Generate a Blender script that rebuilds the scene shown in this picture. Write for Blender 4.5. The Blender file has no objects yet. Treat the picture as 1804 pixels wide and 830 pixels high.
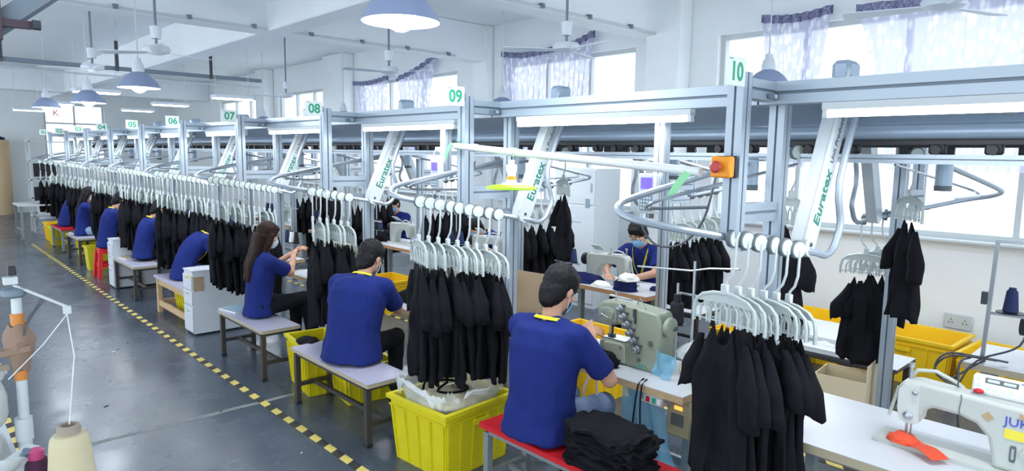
import bpy, bmesh, math, random
from math import sin, cos, pi, radians, sqrt
from mathutils import Vector, Matrix, noise
V = Vector
random.seed(7)
SC = bpy.context.scene
COL = SC.collection

# ------------------------------------------------------------------ camera, sky, exposure
cam_d = bpy.data.cameras.new('camera'); cam = bpy.data.objects.new('camera', cam_d); COL.objects.link(cam)
cam_d.sensor_width = 36; cam_d.sensor_fit = 'HORIZONTAL'; cam_d.lens = 1162.13/1804*36
cam_d.clip_end = 200; cam_d.clip_start = .05
cam.matrix_world = Matrix(((0.72987661, 0.07310463, -0.67965863, 0), (-0.68343635, 0.09834512, -0.72335537, 0),
                           (0.01396049, 0.99246358, 0.12174216, 2.05), (0, 0, 0, 1)))
SC.camera = cam
world = bpy.data.worlds.new('World'); SC.world = world; world.use_nodes = True
bg = world.node_tree.nodes['Background']; bg.inputs[0].default_value = (.82, .91, 1, 1); bg.inputs[1].default_value = 1.0
sky_l = bpy.data.lights.new('daylight', 'SUN'); sky_l.energy = .6; sky_l.angle = radians(60); sky_l.color = (.95, .98, 1)
sky_o = bpy.data.objects.new('daylight', sky_l); COL.objects.link(sky_o); sky_o.rotation_euler = (radians(-30), radians(52), 0)
SC.view_settings.view_transform = 'Standard'; SC.view_settings.look = 'None'
SC.view_settings.exposure = 1.22; SC.view_settings.gamma = 1; SC.view_settings.use_curve_mapping = False
SC.cycles.use_denoising = True
SC.cycles.max_bounces = 8; SC.cycles.diffuse_bounces = 4; SC.cycles.transparent_max_bounces = 16
SC.cycles.sample_clamp_indirect = 6

# ------------------------------------------------------------------ materials
def lin(h):
    c = [int(h[i:i+2], 16)/255 for i in (0, 2, 4)]
    return tuple(x/12.92 if x <= .04045 else ((x+.055)/1.055)**2.4 for x in c) + (1,)
MATS = {}
def mat(name, hexc, rough=.6, metal=0., spec=.5, bump=0., bscale=40., var=0., vscale=6., emit=0., trans=0., coat=0., hex2=None, stretch=None):
    if name in MATS: return MATS[name]
    m = bpy.data.materials.new(name); m.use_nodes = True; nt = m.node_tree; b = nt.nodes['Principled BSDF']
    c = lin(hexc); b.inputs['Base Color'].default_value = c; b.inputs['Roughness'].default_value = rough
    b.inputs['Metallic'].default_value = metal; b.inputs['Specular IOR Level'].default_value = spec
    b.inputs['Coat Weight'].default_value = coat
    if emit: b.inputs['Emission Color'].default_value = c; b.inputs['Emission Strength'].default_value = emit
    tc = nt.nodes.new('ShaderNodeTexCoord'); co = tc.outputs['Object']
    if stretch:
        mp = nt.nodes.new('ShaderNodeMapping'); mp.inputs['Scale'].default_value = stretch; nt.links.new(co, mp.inputs[0]); co = mp.outputs[0]
    if var or hex2:
        n = nt.nodes.new('ShaderNodeTexNoise'); n.inputs['Scale'].default_value = vscale; n.inputs['Detail'].default_value = 5
        nt.links.new(co, n.inputs[0])
        r = nt.nodes.new('ShaderNodeValToRGB'); r.color_ramp.elements[0].position = .3; r.color_ramp.elements[1].position = .7
        c2 = lin(hex2) if hex2 else tuple(min(1, x*(1+var)) for x in c[:3])+(1,)
        c1 = c if hex2 else tuple(x*(1-var) for x in c[:3])+(1,)
        r.color_ramp.elements[0].color = c1; r.color_ramp.elements[1].color = c2
        nt.links.new(n.outputs[0], r.inputs[0]); nt.links.new(r.outputs[0], b.inputs['Base Color'])
    if bump:
        n2 = nt.nodes.new('ShaderNodeTexNoise'); n2.inputs['Scale'].default_value = bscale; n2.inputs['Detail'].default_value = 4
        nt.links.new(co, n2.inputs[0])
        bp = nt.nodes.new('ShaderNodeBump'); bp.inputs['Strength'].default_value = bump; bp.inputs['Distance'].default_value = .01
        nt.links.new(n2.outputs[0], bp.inputs['Height']); nt.links.new(bp.outputs[0], b.inputs['Normal'])
    if trans:
        t = nt.nodes.new('ShaderNodeBsdfTransparent'); mx = nt.nodes.new('ShaderNodeMixShader'); mx.inputs[0].default_value = 1-trans
        out = nt.nodes['Material Output']
        nt.links.new(t.outputs[0], mx.inputs[1]); nt.links.new(b.outputs[0], mx.inputs[2]); nt.links.new(mx.outputs[0], out.inputs[0])
    MATS[name] = m; return m

def floor_mat():
    m = bpy.data.materials.new('grey_epoxy'); m.use_nodes = True; nt = m.node_tree; b = nt.nodes['Principled BSDF']; L = nt.links.new
    tc = nt.nodes.new('ShaderNodeTexCoord')
    n = nt.nodes.new('ShaderNodeTexNoise'); n.inputs['Scale'].default_value = .7; n.inputs['Detail'].default_value = 5; n.inputs['Roughness'].default_value = .5
    L(tc.outputs['Object'], n.inputs[0])
    r = nt.nodes.new('ShaderNodeValToRGB'); r.color_ramp.elements[0].position = .33; r.color_ramp.elements[1].position = .72
    r.color_ramp.elements[0].color = lin('3c4551'); r.color_ramp.elements[1].color = lin('535d6a'); L(n.outputs[0], r.inputs[0])
    n3 = nt.nodes.new('ShaderNodeTexNoise'); n3.inputs['Scale'].default_value = 60; n3.inputs['Detail'].default_value = 2; L(tc.outputs['Object'], n3.inputs[0])
    r3 = nt.nodes.new('ShaderNodeValToRGB'); r3.color_ramp.elements[0].position = .73; r3.color_ramp.elements[1].position = .78
    L(n3.outputs[0], r3.inputs[0])
    mx = nt.nodes.new('ShaderNodeMix'); mx.data_type = 'RGBA'; L(r3.outputs[0], mx.inputs[0]); L(r.outputs[0], mx.inputs[6]); mx.inputs[7].default_value = lin('a4a9ae')
    L(mx.outputs[2], b.inputs['Base Color'])
    n2 = nt.nodes.new('ShaderNodeTexNoise'); n2.inputs['Scale'].default_value = 2.2; n2.inputs['Detail'].default_value = 6; L(tc.outputs['Object'], n2.inputs[0])
    mr = nt.nodes.new('ShaderNodeMapRange'); mr.inputs[1].default_value = .3; mr.inputs[2].default_value = .75; mr.inputs[3].default_value = .2; mr.inputs[4].default_value = .34
    L(n2.outputs[0], mr.inputs[0]); L(mr.outputs[0], b.inputs['Roughness'])
    bp = nt.nodes.new('ShaderNodeBump'); bp.inputs['Strength'].default_value = .03; L(n2.outputs[0], bp.inputs['Height']); L(bp.outputs[0], b.inputs['Normal'])
    return m
def curtain_mat():
    m = bpy.data.materials.new('sheer_curtain'); m.use_nodes = True; nt = m.node_tree; L = nt.links.new
    nt.nodes.remove(nt.nodes['Principled BSDF'])
    tc = nt.nodes.new('ShaderNodeTexCoord'); vo = nt.nodes.new('ShaderNodeTexVoronoi'); vo.inputs['Scale'].default_value = 16; mp = nt.nodes.new('ShaderNodeMapping'); mp.inputs['Scale'].default_value = (1, 1, .45); L(tc.outputs['Object'], mp.inputs[0]); L(mp.outputs[0], vo.inputs[0])
    r = nt.nodes.new('ShaderNodeValToRGB'); r.color_ramp.elements[0].color = lin('fbf9ff'); r.color_ramp.elements[1].color = lin('c6c9de')
    r.color_ramp.elements[0].position = .2; r.color_ramp.elements[1].position = .5; L(vo.outputs[0], r.inputs[0])
    d = nt.nodes.new('ShaderNodeBsdfDiffuse'); t = nt.nodes.new('ShaderNodeBsdfTranslucent'); tr = nt.nodes.new('ShaderNodeBsdfTransparent')
    L(r.outputs[0], d.inputs[0]); L(r.outputs[0], t.inputs[0])
    a = nt.nodes.new('ShaderNodeMixShader'); a.inputs[0].default_value = .5; L(d.outputs[0], a.inputs[1]); L(t.outputs[0], a.inputs[2])
    c = nt.nodes.new('ShaderNodeMixShader'); c.inputs[0].default_value = .78; L(tr.outputs[0], c.inputs[1]); L(a.outputs[0], c.inputs[2])
    L(c.outputs[0], nt.nodes['Material Output'].inputs[0]); return m
def glass_mat():
    m = bpy.data.materials.new('window_glass'); m.use_nodes = True; nt = m.node_tree; L = nt.links.new
    nt.nodes.remove(nt.nodes['Principled BSDF'])
    tr = nt.nodes.new('ShaderNodeBsdfTransparent'); g = nt.nodes.new('ShaderNodeBsdfGlossy'); g.inputs['Roughness'].default_value = .03
    a = nt.nodes.new('ShaderNodeMixShader'); a.inputs[0].default_value = .06; L(tr.outputs[0], a.inputs[1]); L(g.outputs[0], a.inputs[2])
    L(a.outputs[0], nt.nodes['Material Output'].inputs[0]); return m

M_FLOOR = floor_mat(); M_CURT = curtain_mat(); M_GLASS = glass_mat()
M_WALL = mat('white_wall', 'ebf0f2', .8, var=.03, vscale=1.5, bump=.05, bscale=60)
M_CEIL = mat('ceiling_paint', 'e8edf1', .85, var=.03, vscale=1.)
M_TRIM = mat('curtain_trim', '4a4c70', .8, hex2='a3a5c4', vscale=45)
M_ALU = mat('aluminium', 'a9b5c0', .4, .5, bump=.02, bscale=200)
M_ALUD = mat('aluminium_groove', '76838f', .55, .3)
M_PANEL = mat('silver_panel', '9fb0c2', .4, .35)
M_STEEL = mat('brushed_steel', 'b5bcc2', .3, .8)
M_DSTEEL = mat('dark_steel', '55585e', .45, .5)
M_BLKP = mat('black_plastic', '22242a', .5)
M_WHP = mat('white_plastic', 'c6cdcf', .4)
M_WHP2 = mat('hanger_plastic', 'b7c1c0', .42)
M_CREAMP = mat('cream_plastic', 'd5d6c0', .45)
M_DISC = mat('roller_face', 'c9d5cf', .45)
M_RIM = mat('roller_rim', '626a70', .5)
M_SIGN = mat('sign_white', 'e9f2ee', .5)
M_GREEN = mat('sign_green', '2fa57e', .5)
M_TEAL = mat('arm_green', '2c7d6c', .5)
M_TGREY = mat('arm_small_print', '4f5f66', .5)
M_TUBE = mat('tube_glow', 'f4f9ff', emit=5.)
M_BULB = mat('bulb_glow', 'e8f1ff', emit=14.)
M_LAMP = mat('lamp_enamel', '8e9cbb', .4)
M_LAMPIN = mat('lamp_inside', 'f2f5f8', .5)
M_FAN = mat('fan_white', 'd6dde4', .5)
M_BLACK = mat('black_cloth', '15161b', .95, bump=.25, bscale=60, var=.3, vscale=8, spec=.2)
M_BLACK2 = mat('black_trouser', '18191d', .95, bump=.2, bscale=90, spec=.2)
M_NAVY = mat('navy_cloth', '1a2050', .9, bump=.2, bscale=80, spec=.2)
M_SHIRT = mat('blue_shirt', '1b2a6e', .9, bump=.12, bscale=300, var=.1, vscale=5, spec=.25)
M_WSHIRT = mat('white_shirt', 'e4e4e6', .9, bump=.12, bscale=60)
M_JEANS = mat('blue_denim', '7386a8', .9, bump=.25, bscale=120, hex2='8ea2c2', vscale=9, spec=.2)
M_SKIN = mat('skin', 'c99a80', .55, var=.06, vscale=14, spec=.35)
M_HAIR = mat('black_hair', '121014', .6, spec=.25, bump=.6, bscale=90, stretch=(1, 1, .25))
M_BHAIR = mat('brown_hair', '2a1a16', .6, spec=.2, bump=.6, bscale=80, stretch=(1, 1, .12))
M_MASK = mat('blue_mask', '86b8dc', .8)
M_MASKW = mat('white_mask', 'd3dde6', .8)
M_LANY = mat('lanyard_yellow', 'ddd020', .7)
M_EYE = mat('eye_white', 'e6e4e0', .3); M_IRIS = mat('eye_dark', '1a1210', .2); M_LIP = mat('lips', 'a8645a', .5)
M_SHOE = mat('shoe_black', '1a1b1e', .5)
M_YEL = mat('yellow_crate', 'd9cc14', .45, var=.06, vscale=5, coat=.1)
M_YEL2 = mat('yellow_bin', 'f6cb1c', .45, var=.05, vscale=4)
M_TOP = mat('white_laminate', 'cfd3d9', .35)
M_BTOP = mat('bench_laminate', 'b7b5c8', .35)
M_PLY = mat('ply_edge', 'b39b76', .6, bump=.1, bscale=60, hex2='c8ad86', vscale=20, stretch=(1, 1, 8))
M_BEDGE = mat('beige_edge', 'b3a98f', .6)
M_RED = mat('red_paint', 'c81d28', .35)
M_REDP = mat('red_plastic', 'd81f26', .4)
M_LEG = mat('bench_leg', '4a4644', .5, .4)
M_LEGG = mat('grey_leg', '8d9698', .45, .4)
M_WOOD = mat('raw_wood', 'c2a079', .7, hex2='d3b48d', vscale=9, stretch=(1, 1, 8))
M_CARD = mat('cardboard', 'ad977a', .85, var=.05, vscale=4)
M_CARD2 = mat('carton', 'd8c9a8', .85)
M_MACH = mat('machine_white', 'bcc1bc', .35)
M_MACHG = mat('machine_greygreen', '949c8a', .4)
M_MOTOR = mat('motor_cream', 'c6c1a0', .5)
M_BOX = mat('control_box_khaki', 'a39c7c', .55)
M_ORANGE = mat('estop_orange', 'f0961c', .45)
M_REDB = mat('estop_red', 'b8403a', .4)
M_SCREEN = mat('blue_screen', '4a3ce8', emit=1.2)
M_LED = mat('orange_led', 'ff7a30', emit=1.5)
M_PVC = mat('white_pvc', 'dfe3e2', .45)
M_LIME = mat('lime_plastic', 'a8e21c', .45)
M_GTIE = mat('green_ribbon', '8fd6a0', .7)
M_BAGB = mat('blue_bag', '7fc0de', .35, trans=.25, bump=.4, bscale=18)
M_BAGC = mat('clear_bag', 'e9eef0', .2, trans=.5, bump=.6, bscale=22)
M_CREAM = mat('cream_thread', 'c6bd9b', .85, bump=.25, bscale=200, stretch=(.1, .1, 1))
M_TUBEC = mat('cone_paper', '9b8f80', .8)
M_PURP = mat('purple_thread', '4a2440', .85); M_PINK = mat('pink_plastic', 'c64a7e', .5); M_PINKR = mat('pink_ribbon', 'e3c4cc', .7)
M_NTHR = mat('navy_thread', '27345f', .85, bump=.2, bscale=200, stretch=(.1, .1, 1))
M_BTHR = mat('black_thread', '1b1c22', .85)
M_OTAPE = mat('orange_tape', 'c98038', .5); M_PAPER = mat('brown_paper', '8d7564', .85, bump=.5, bscale=40)
M_ORED = mat('orange_red_cloth', 'e2502c', .7)
M_TYEL = mat('tape_yellow', 'd8c56a', .6, var=.1, vscale=20); M_TBLK = mat('tape_black', '2c2d2c', .6)
M_DUST = mat('dust_line', '8c9088', .8, hex2='6f7780', vscale=14)
M_BLUEL = mat('logo_blue', '3a50c0', .5); M_YSTK = mat('yellow_sticker', 'e6d648', .5); M_TAN = mat('tan_patch', 'b39a78', .7)
M_KEY = mat('keypad_grey', '6f8496', .5); M_DK = mat('dark_green_grey', '5c6664', .5)
M_BROLL = mat('fabric_roll', 'd2b690', .8, var=.05, vscale=3)
M_BOOK = mat('book_cover', '8ea6b4', .6); M_PAGE = mat('paper_white', 'f1f1ee', .8)
M_RTEXT = mat('red_text', 'c83040', .6)

# ------------------------------------------------------------------ mesh builder
class MB:
    def __init__(s): s.v = []; s.f = []; s.dark = []
    def add(s, vs, fs, T=None):
        o = len(s.v)
        s.v += [(T @ V(p)) if T else V(p) for p in vs]; s.f += [tuple(i+o for i in f) for f in fs]; return s
    def box(s, c, d, T=None, bev=0):
        x, y, z = d[0]/2, d[1]/2, d[2]/2
        if bev:
            b = min(bev, x*.9, y*.9, z*.9); vs = []; fs = []
            pts = [(-x+b, -y), (x-b, -y), (x, -y+b), (x, y-b), (x-b, y), (-x+b, y), (-x, y-b), (-x, -y+b)]
            inn = [(-x+b, -y+b), (x-b, -y+b), (x-b, -y+b), (x-b, y-b), (x-b, y-b), (-x+b, y-b), (-x+b, y-b), (-x+b, -y+b)]
            for ring, zz in ((inn, -z), (pts, -z+b), (pts, z-b), (inn, z)):
                vs += [(p[0], p[1], zz) for p in ring]
            for r in range(3):
                for i in range(8):
                    j = (i+1) % 8; fs.append((r*8+i, r*8+j, r*8+8+j, r*8+8+i))
            fs.append(tuple(range(7, -1, -1))); fs.append(tuple(range(24, 32)))
        else:
            vs = [(a, b_, c_) for c_ in (-z, z) for b_ in (-y, y) for a in (-x, x)]
            fs = [(0, 2, 3, 1), (4, 5, 7, 6), (0, 1, 5, 4), (2, 6, 7, 3), (0, 4, 6, 2), (1, 3, 7, 5)]
        M = Matrix.Translation(c)
        return s.add(vs, fs, T @ M if T else M)
    def bar(s, p0, p1, w, h, up=(0, 0, 1)):
        p0, p1 = V(p0), V(p1); d = (p1-p0).normalized(); up = V(up)
        if abs(d.dot(up)) > .99: up = V((1, 0, 0))
        a = d.cross(up).normalized()*w/2; b = a.cross(d).normalized()*h/2
        vs = [p+i*a+j*b for p in (p0, p1) for i, j in ((-1, -1), (1, -1), (1, 1), (-1, 1))]
        return s.add(vs, [(3, 2, 1, 0), (4, 5, 6, 7)]+[(i, (i+1) % 4, 4+(i+1) % 4, 4+i) for i in range(4)])
    def tube(s, pts, r, seg=8, cap=True, closed=False):
        pts = [V(p) for p in pts]; n = len(pts); rs = r if isinstance(r, (list, tuple)) else [r]*n
        vs = []; ref = None
        for i, p in enumerate(pts):
            if closed: d = pts[(i+1) % n]-pts[i-1]
            else: d = pts[min(i+1, n-1)]-pts[max(i-1, 0)]
            d.normalize()
            if ref is None:
                ref = d.cross(V((0, 0, 1)) if abs(d.z) < .9 else V((1, 0, 0))).normalized()
            a = (ref-d*ref.dot(d)).normalized(); ref = a; b = d.cross(a)
            vs += [p+(a*cos(2*pi*k/seg)+b*sin(2*pi*k/seg))*rs[i] for k in range(seg)]
        fs = []
        for i in range(n if closed else n-1):
            for k in range(seg):
                j = (i+1) % n; fs.append((i*seg+k, i*seg+(k+1) % seg, j*seg+(k+1) % seg, j*seg+k))
        if cap and not closed: fs += [tuple(range(seg-1, -1, -1)), tuple(range((n-1)*seg, n*seg))]
        return s.add(vs, fs)
    def cyl(s, p0, p1, r, seg=16, r1=None): return s.tube([p0, p1], [r, r if r1 is None else r1], seg)
    def lathe(s, prof, seg=20, T=None, closed=False):
        vs = [(r*cos(2*pi*k/seg), r*sin(2*pi*k/seg), z) for r, z in prof for k in range(seg)]
        n = len(prof); fs = [(i*seg+k, i*seg+(k+1) % seg, (i+1)*seg+(k+1) % seg, (i+1)*seg+k) for i in range(n-1) for k in range(seg)]
        if closed: fs += [((n-1)*seg+k, (n-1)*seg+(k+1) % seg, (k+1) % seg, k) for k in range(seg)]
        else:
            if prof[0][0] > 1e-4: fs.append(tuple(range(seg-1, -1, -1)))
            if prof[-1][0] > 1e-4: fs.append(tuple(range((n-1)*seg, n*seg)))
        return s.add(vs, fs, T)
    def prism(s, poly, t, T=None, axis='y'):
        n = len(poly); vs = []
        for k in (-t/2, t/2):
            for a, b in poly: vs.append((a, k, b) if axis == 'y' else ((k, a, b) if axis == 'x' else (a, b, k)))
        fs = [tuple(range(n)), tuple(range(2*n-1, n-1, -1))]+[(i, n+i, n+(i+1) % n, (i+1) % n) for i in range(n)]
        return s.add(vs, fs, T)
    def ell(s, c, r, T=None, seg=14, rings=9):
        vs = [(0, 0, -1)]; fs = []
        for i in range(1, rings):
            t = -pi/2+pi*i/rings
            vs += [(cos(t)*cos(2*pi*k/seg), cos(t)*sin(2*pi*k/seg), sin(t)) for k in range(seg)]
        vs.append((0, 0, 1)); e = len(vs)-1
        for k in range(seg):
            fs.append((0, 1+(k+1) % seg, 1+k)); fs.append((e, e-seg+k, e-seg+(k+1) % seg))
        for i in range(rings-2):
            for k in range(seg): fs.append((1+i*seg+k, 1+i*seg+(k+1) % seg, 1+(i+1)*seg+(k+1) % seg, 1+(i+1)*seg+k))
        M = Matrix.Translation(c) @ Matrix.Diagonal((*r, 1))
        return s.add(vs, fs, T @ M if T else M)
    def cap(s, p0, p1, r0, r1, seg=12):
        p0, p1 = V(p0), V(p1); d = (p1-p0); L = d.length; d = d/L if L > 1e-6 else V((0, 0, 1))
        pts = [p0-d*r0*x for x in (.98, .7, .3)]+[p0, p1]+[p1+d*r1*x for x in (.3, .7, .98)]
        rr = [r0*sqrt(1-x*x) for x in (.98, .7, .3)]+[r0, r1]+[r1*sqrt(1-x*x) for x in (.3, .7, .98)]
        return s.tube(pts, rr, seg)
    def loft(s, rings, caps=True):
        n = len(rings[0]); vs = [p for r in rings for p in r]
        fs = [(i*n+k, i*n+(k+1) % n, (i+1)*n+(k+1) % n, (i+1)*n+k) for i in range(len(rings)-1) for k in range(n)]
        if caps: fs += [tuple(range(n-1, -1, -1)), tuple(range((len(rings)-1)*n, len(rings)*n))]
        return s.add(vs, fs)
    def grid(s, nu, nv, fn):
        vs = [fn(i/(nu-1), j/(nv-1)) for j in range(nv) for i in range(nu)]
        return s.add(vs, [(j*nu+i, j*nu+i+1, (j+1)*nu+i+1, (j+1)*nu+i) for j in range(nv-1) for i in range(nu-1)])
    def mesh(s, name, m, smooth=True, angle=38):
        me = bpy.data.meshes.new(name); me.from_pydata([tuple(p) for p in s.v], [], s.f)
        bm = bmesh.new(); bm.from_mesh(me); bmesh.ops.recalc_face_normals(bm, faces=bm.faces); bm.to_mesh(me); bm.free()
        if smooth:
            me.polygons.foreach_set('use_smooth', [True]*len(me.polygons)); me.set_sharp_from_angle(angle=radians(angle))
        if m: me.materials.append(m)
        if s.dark:
            me.materials.append(M_ALUD)
            for a, b in s.dark:
                for i in range(a, b): me.polygons[i].material_index = 1
        return me
    def build(s, name, m, parent=None, smooth=True, angle=38):
        return link(name, s.mesh(name, m, smooth, angle), parent)
KIDS = {}
def link(name, data, parent=None):
    o = bpy.data.objects.new(name, data); COL.objects.link(o)
    if parent: o.parent = parent; KIDS.setdefault(parent, []).append(o)
    return o
def tag(o, label, cat, group=None, kind=None):
    o['label'] = label; o['category'] = cat
    if group: o['group'] = group
    if kind: o['kind'] = kind
    return o
def thing(name, label, cat, loc=(0, 0, 0), rz=0, group=None):
    o = link(name, None); o.location = loc; o.rotation_euler = (0, 0, rz); return tag(o, label, cat, group)
def struct(o): o['kind'] = 'structure'; return o
def dup(o, loc=None, rz=None, label=None, group=None, parent=None, lead=True):
    c = o.copy(); COL.objects.link(c); c.parent = parent
    if parent: KIDS.setdefault(parent, []).append(c)
    if lead:
        if loc is not None: c.location = loc
        if rz is not None: c.rotation_euler = (0, 0, rz)
        if label: c['label'] = label
        if group: c['group'] = group
    for ch in KIDS.get(o, []): dup(ch, parent=c, lead=False)
    return c
TMP = bpy.data.scenes.new('workbench')          # scratch scene, removed at the end
def evaluated(o):
    vl = TMP.view_layers[0]; vl.update(); dg = vl.depsgraph
    return bpy.data.meshes.new_from_object(o.evaluated_get(dg))
TXT = {}
def text(name, body, size, m, parent, loc, rot, ext=.001, align='CENTER', bold=0.):
    key = (body, size, m.name, ext, bold)
    if key not in TXT:
        cu = bpy.data.curves.new(name, 'FONT'); cu.body = body; cu.size = size; cu.extrude = ext; cu.offset = bold; cu.align_x = align; cu.align_y = 'CENTER'; cu.resolution_u = 3
        o = bpy.data.objects.new(name, cu); TMP.collection.objects.link(o)
        me = evaluated(o); bpy.data.objects.remove(o); me.materials.clear(); me.materials.append(m); TXT[key] = me
    o = link(name, TXT[key], parent); o.location = loc; o.rotation_euler = rot; return o
def remesh(mb, voxel, smooth=3, name='tmp'):
    me = bpy.data.meshes.new(name); me.from_pydata([tuple(p) for p in mb.v], [], mb.f)
    bm = bmesh.new(); bm.from_mesh(me); bmesh.ops.recalc_face_normals(bm, faces=bm.faces); bm.to_mesh(me); bm.free()
    o = bpy.data.objects.new(name, me); TMP.collection.objects.link(o); r = o.modifiers.new('r', 'REMESH'); r.mode = 'VOXEL'; r.voxel_size = voxel
    sm = o.modifiers.new('s', 'SMOOTH'); sm.iterations = smooth; sm.factor = .5
    out = evaluated(o); bpy.data.objects.remove(o); bpy.data.meshes.remove(me)
    out.polygons.foreach_set('use_smooth', [True]*len(out.polygons)); return out
def wrinkle(me, amp, sc, fn=None):
    nv = len(me.vertices); nrm = [0.0]*(nv*3); me.vertex_normals.foreach_get('vector', nrm); cos_ = [0.0]*(nv*3); me.vertices.foreach_get('co', cos_)
    for i in range(nv):
        p = V(cos_[3*i:3*i+3]); k = fn(p) if fn else 1
        n = noise.noise(V((p.x*sc[0], p.y*sc[1], p.z*sc[2])))*.7+noise.noise(V((p.x*sc[0]*2.3+5, p.y*sc[1]*2.3, p.z*sc[2]*2.3)))*.35
        cos_[3*i:3*i+3] = p+V(nrm[3*i:3*i+3])*n*amp*k
    me.vertices.foreach_set('co', cos_)
    me.update()

NAMES = ['first', 'second', 'third', 'fourth', 'fifth', 'sixth', 'seventh', 'eighth', 'ninth', 'tenth', 'eleventh', 'twelfth', 'thirteenth', 'fourteenth']
def YK(k): return 1.45+(10-k)*1.87

# ------------------------------------------------------------------ the hall
struct(MB().box((2.3, 11.5, -.1), (11, 30, .2)).build('floor', M_FLOOR, smooth=False))
WX = 7.6; SILL, HEAD = 1.28, 3.55
WINS = [(-3.4, -.6), (.2, 4.4), (5.65, 8.3), (9.6, 13.1), (14.4, 17.2), (18.2, 21.4)]
w = MB(); y0 = -3.5
w.box((WX+.12, 11.5, SILL/2), (.24, 30, SILL)); w.box((WX+.12, 11.5, (HEAD+4.2)/2), (.24, 30, 4.2-HEAD))
for a, b in WINS+[(26.5, 26.5)]:
    if a > y0: w.box((WX+.12, (y0+a)/2, (SILL+HEAD)/2), (.24, a-y0, HEAD-SILL))
    y0 = b
struct(w.build('wall_right', M_WALL, smooth=False))
FW = (3.7, 5.4, 1.5, 3.5)
w = MB(); FY = 26.0
w.box((.3, FY+.12, 2.1), (6.8, .24, 4.2)); w.box((6.5, FY+.12, 2.1), (2.2, .24, 4.2))
w.box((4.55, FY+.12, .75), (1.7, .24, 1.5)); w.box((4.55, FY+.12, 3.85), (1.7, .24, .7))
struct(w.build('wall_far', M_WALL, smooth=False))
struct(MB().box((2.3, 11.5, 4.3), (11, 30, .2)).build('ceiling', M_CEIL, smooth=False))
bn = 0
def beam(c, d):
    global bn; bn += 1; struct(MB().box(c, d, bev=.015).build('trim_%d' % bn, M_CEIL))
for y in (5.16, 8.65, 22.3): beam((2.2, y+.16, 3.9), (10.8, .32, .6))
beam((3.86, 11, 3.9), (.32, 29, .598))
for y, wd, dp in ((5.03, .5, .3), (8.8, .4, .16), (13.7, .9, .3), (17.7, .5, .3)):
    bn += 1; struct(MB().box((WX-dp/2, y, 2.1), (dp, wd, 4.2), bev=.02).build('trim_%d' % bn, M_WALL))
def window(n, T, W, H, nm):
    """window in the local x-z plane, width W, height H, origin bottom centre"""
    root = link('window_%d' % n, None); root.matrix_world = T; root['kind'] = 'structure'
    f = MB(); t = .06
    for x in (-W/2+t/2, W/2-t/2): f.box((x, 0, H/2), (t, .09, H))
    for z in (t/2, H-t/2): f.box((0, 0, z), (W-2*t, .09, t))
    zt = H*.68
    f.box((0, 0, zt), (W-2*t, .07, .05))
    for i in range(1, nm): f.box((-W/2+W*i/nm, 0, H/2), (.05, .075, H-2*t))
    struct(f.build('window_frame', M_WHP, root, smooth=False))
    for i in range(nm):
        for (za, zb) in ((t, zt-.025), (zt+.025, H-t)):
            struct(MB().box((-W/2+W*(i+.5)/nm, .01, (za+zb)/2), (W/nm-.06, .008, zb-za)).build('window_pane', M_GLASS, root, smooth=False))
    struct(MB().box((0, -.13, -.012), (W+.1, .2, .03), bev=.008).build('window_sill', M_WHP, root))
for i, (a, b) in enumerate(WINS):
    window(i+1, Matrix.Translation((WX+.12, (a+b)/2, SILL)) @ Matrix.Rotation(-pi/2, 4, 'Z'), b-a, HEAD-SILL, max(2, round((b-a)/1.05)))
window(7, Matrix.Translation(((FW[0]+FW[1])/2, FY+.12, FW[2])), FW[1]-FW[0], FW[3]-FW[2], 2)
wt = thing('window_writing', 'red letter written on the glass of the far end window', 'writing', (4.05, FY+.1, 3.18))
text('letter', 'K', .28, M_RTEXT, wt, (0, 0, 0), (pi/2, 0, 0))
# wall socket
s = thing('wall_socket', 'white double wall socket above the yellow bins', 'socket', (WX-.012, 1.62, .47), -pi/2)
MB().box((0, 0, 0), (.24, .022, .15), bev=.008).build('plate', M_WHP, s)
k = MB()
for x in (-.06, .06):
    for dx, dz in ((-.015, -.01), (.015, -.01), (0, .02)): k.box((x+dx, -.012, dz), (.006, .004, .016))
k.build('holes', M_BLKP, s, smooth=False)
# hazard tapes on the floor
def tape(nm, label, x, ya, yb, pieces, w=.05):
    t = thing(nm, label, 'floor tape', (x, ya, .001))
    MB().box((0, (yb-ya)/2, .0005), (w, yb-ya, .001)).build('tape_strip', M_TBLK, t, smooth=False)
    me = MB().prism([(-w/2, -.07), (w/2, -.04), (w/2, .07), (-w/2, .04)], .0012, axis='z').mesh('yellow_patch', M_TYEL, False)
    for i in range(pieces):
        o = link('yellow_patch', me, t); o.location = (0, .1+i*.22, .0013)
    rest = MB(); y = .1+pieces*.22
    while y < yb-ya-.1: rest.box((0, y, .0013), (w, .11, .0012)); y += .22
    if rest.v:
        r = rest.build('yellow_patches', M_TYEL, t, smooth=False); r['kind'] = 'stuff'
tape('hazard_tape', 'black and yellow striped tape along the aisle edge beside the benches', 2.09, 2.4, 17.5, 52, .062)
tape('hazard_tape', 'black and yellow floor tape beneath the sewing tables, in the row middle', 4.5, .6, 14, 30)
tape('hazard_tape', 'black and yellow floor tape at the left aisle edge near the thread stand', .49, 4.2, 7, 10, .07)
dl = MB(); n = 26
dl.grid(n, 2, lambda u, v: (.2+2.5*u, 5.2+.006*sin(u*40)+(v-.5)*.075*(.7+.3*noise.noise(V((u*9, v, 0)))), .0008))
tag(dl.build('dust_line', M_DUST, smooth=False), 'pale worn dusty joint line crossing the grey aisle floor', 'floor mark', kind='stuff')

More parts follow.
